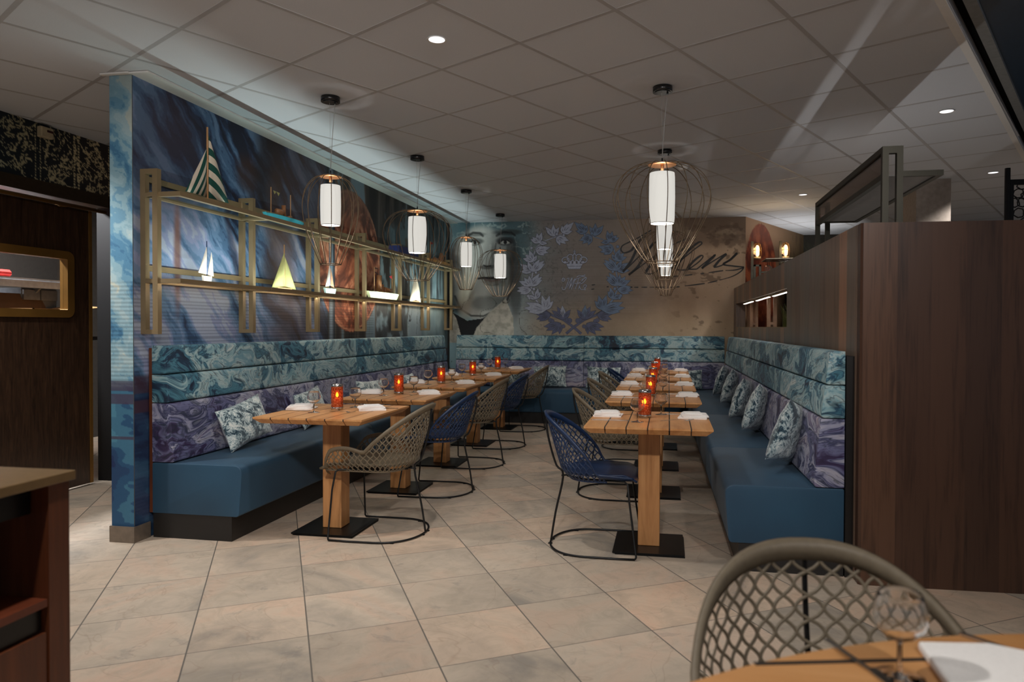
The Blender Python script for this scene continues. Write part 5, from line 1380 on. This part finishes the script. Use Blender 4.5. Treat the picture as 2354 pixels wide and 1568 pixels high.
for k, (x, y, rz, rl, lab) in enumerate(((.66, 4.33, .55, .22, 'largest velvet cushion at the near end of the right banquette'), (.63, 5.62, .40, .18, 'second velvet cushion along the right banquette'), (.61, 6.45, .40, .12, 'third velvet cushion along the right banquette'), (.61, 7.65, .35, .15, 'fourth velvet cushion along the right banquette'), (.60, 8.65, .35, .1, 'fifth velvet cushion, farthest along the right banquette'))):
    put_p((x-.01, y, .45), PI - rz, -.32, lab, rl, .95)
    o_ = [q for q in D.objects if q.get('label') == lab][0]; o_.scale = (1.05, 1.05, 1.28)
put_p((-1.58, 9.32, .462), -PI/2, -.25, 'velvet cushion on the back banquette left of the centre seam', .03, 1)
put_p((-.86, 9.32, .462), -PI/2, -.25, 'velvet cushion on the back banquette right of the centre seam', -.02, 1)
put_p((.24, 9.34, .462), -PI/2, -.25, 'velvet cushion in the right corner of the back banquette', .03, .9)
put_p((-2.20, 9.32, .462), -PI/2, -.25, 'velvet cushion on the back banquette behind the farthest left table', .0, .95)

# ------------------------------------------------------------------ foreground round table, left sideboard
ft = thing('round_table', 'round oak table in the right foreground with dark inlaid groove', 'dining table', (.863, .10, 0))
R_ = 1.288/1.0; R_ = 1.288
rt = MB(); rt.lathe([(R_-.05, .705), (R_-.012, .722), (R_, .733), (R_-.001, .743), (R_-.004, .745)], n=160)
rt.build('tabletop', oak_fg, ft)
gy = [1.20, .72, .24, -.24, -.72]
gm_ = MB()
for g_ in gy:
    hl = math.sqrt(max(0, (R_-.004)**2 - g_*g_)); gm_.box((-hl, g_-.006, .7440), (hl, g_+.006, .7453))
gmo = gm_.build('inlay', groove_m, ft); gmo.rotation_euler = (0, 0, .235)
MB().cyl((0, 0, .02), .09, .69, 24).build('post', oak_post, ft)
MB().cyl((0, 0, 0), .40, .02, 40).build('base_plate', base_m, ft)
GL.put((.355, 1.155, .7455), 0, 'large blurred wine glass on the round table in the foreground', 'foreground table setting')
GL.o  # source glass
fgn = MB(); fgn.prism([(-.09, -.14, 0), (.11, -.16, 0), (.12, .05, 0), (.03, .085, 0), (-.085, .07, 0)], (0, 0, .016))
nn_ = tag(fgn.build('napkin', napkin_m, None, bevel=.005), 'large folded white napkin on the round table at the bottom right corner', 'napkin'); nn_.location = (.50, 1.19, .7455)
k1_ = KN.put((.315, 1.165, .7455), -1.15, 'dark blurred knife left of the wine glass on the round table', 'foreground cutlery')
k2_ = KN.put((.355, 1.065, .7455), -1.25, 'knife lying in front of the wine glass on the round table', 'foreground cutlery')
k3_ = KN.put((.59, 1.26, .7455), -.75, 'knife at the right edge of the photo on the round table', 'foreground cutlery')

cb_ = thing('sideboard', 'dark reddish sideboard with ochre top at the lower left corner', 'sideboard', (-1.56, 1.62, 0))
MB().box((-1.3, -1.6, .875), (0, 0, .90)).build('top', cab_top_m, cb_, bevel=.002)
MB().box((-1.28, -.075, 0), (-.01, -.012, .874)).build('end_panel', red_wood, cb_)
MB().box((-1.28, -1.6, 0), (-1.25, -.08, .874)).box((-1.25, -1.6, .80), (-.06, -.08, .874)).build('back_panel', cab_in, cb_)
MB().box((-1.25, -1.6, .562), (-.012, -.078, .582)).build('shelf', red_shelf, cb_)
MB().box((-1.25, -1.6, .50), (-.03, -.08, .558)).build('drawer_gap', cab_in, cb_)
MB().box((-.03, -1.6, .03), (-.014, -.08, .495)).build('drawer_front', red_wood, cb_)
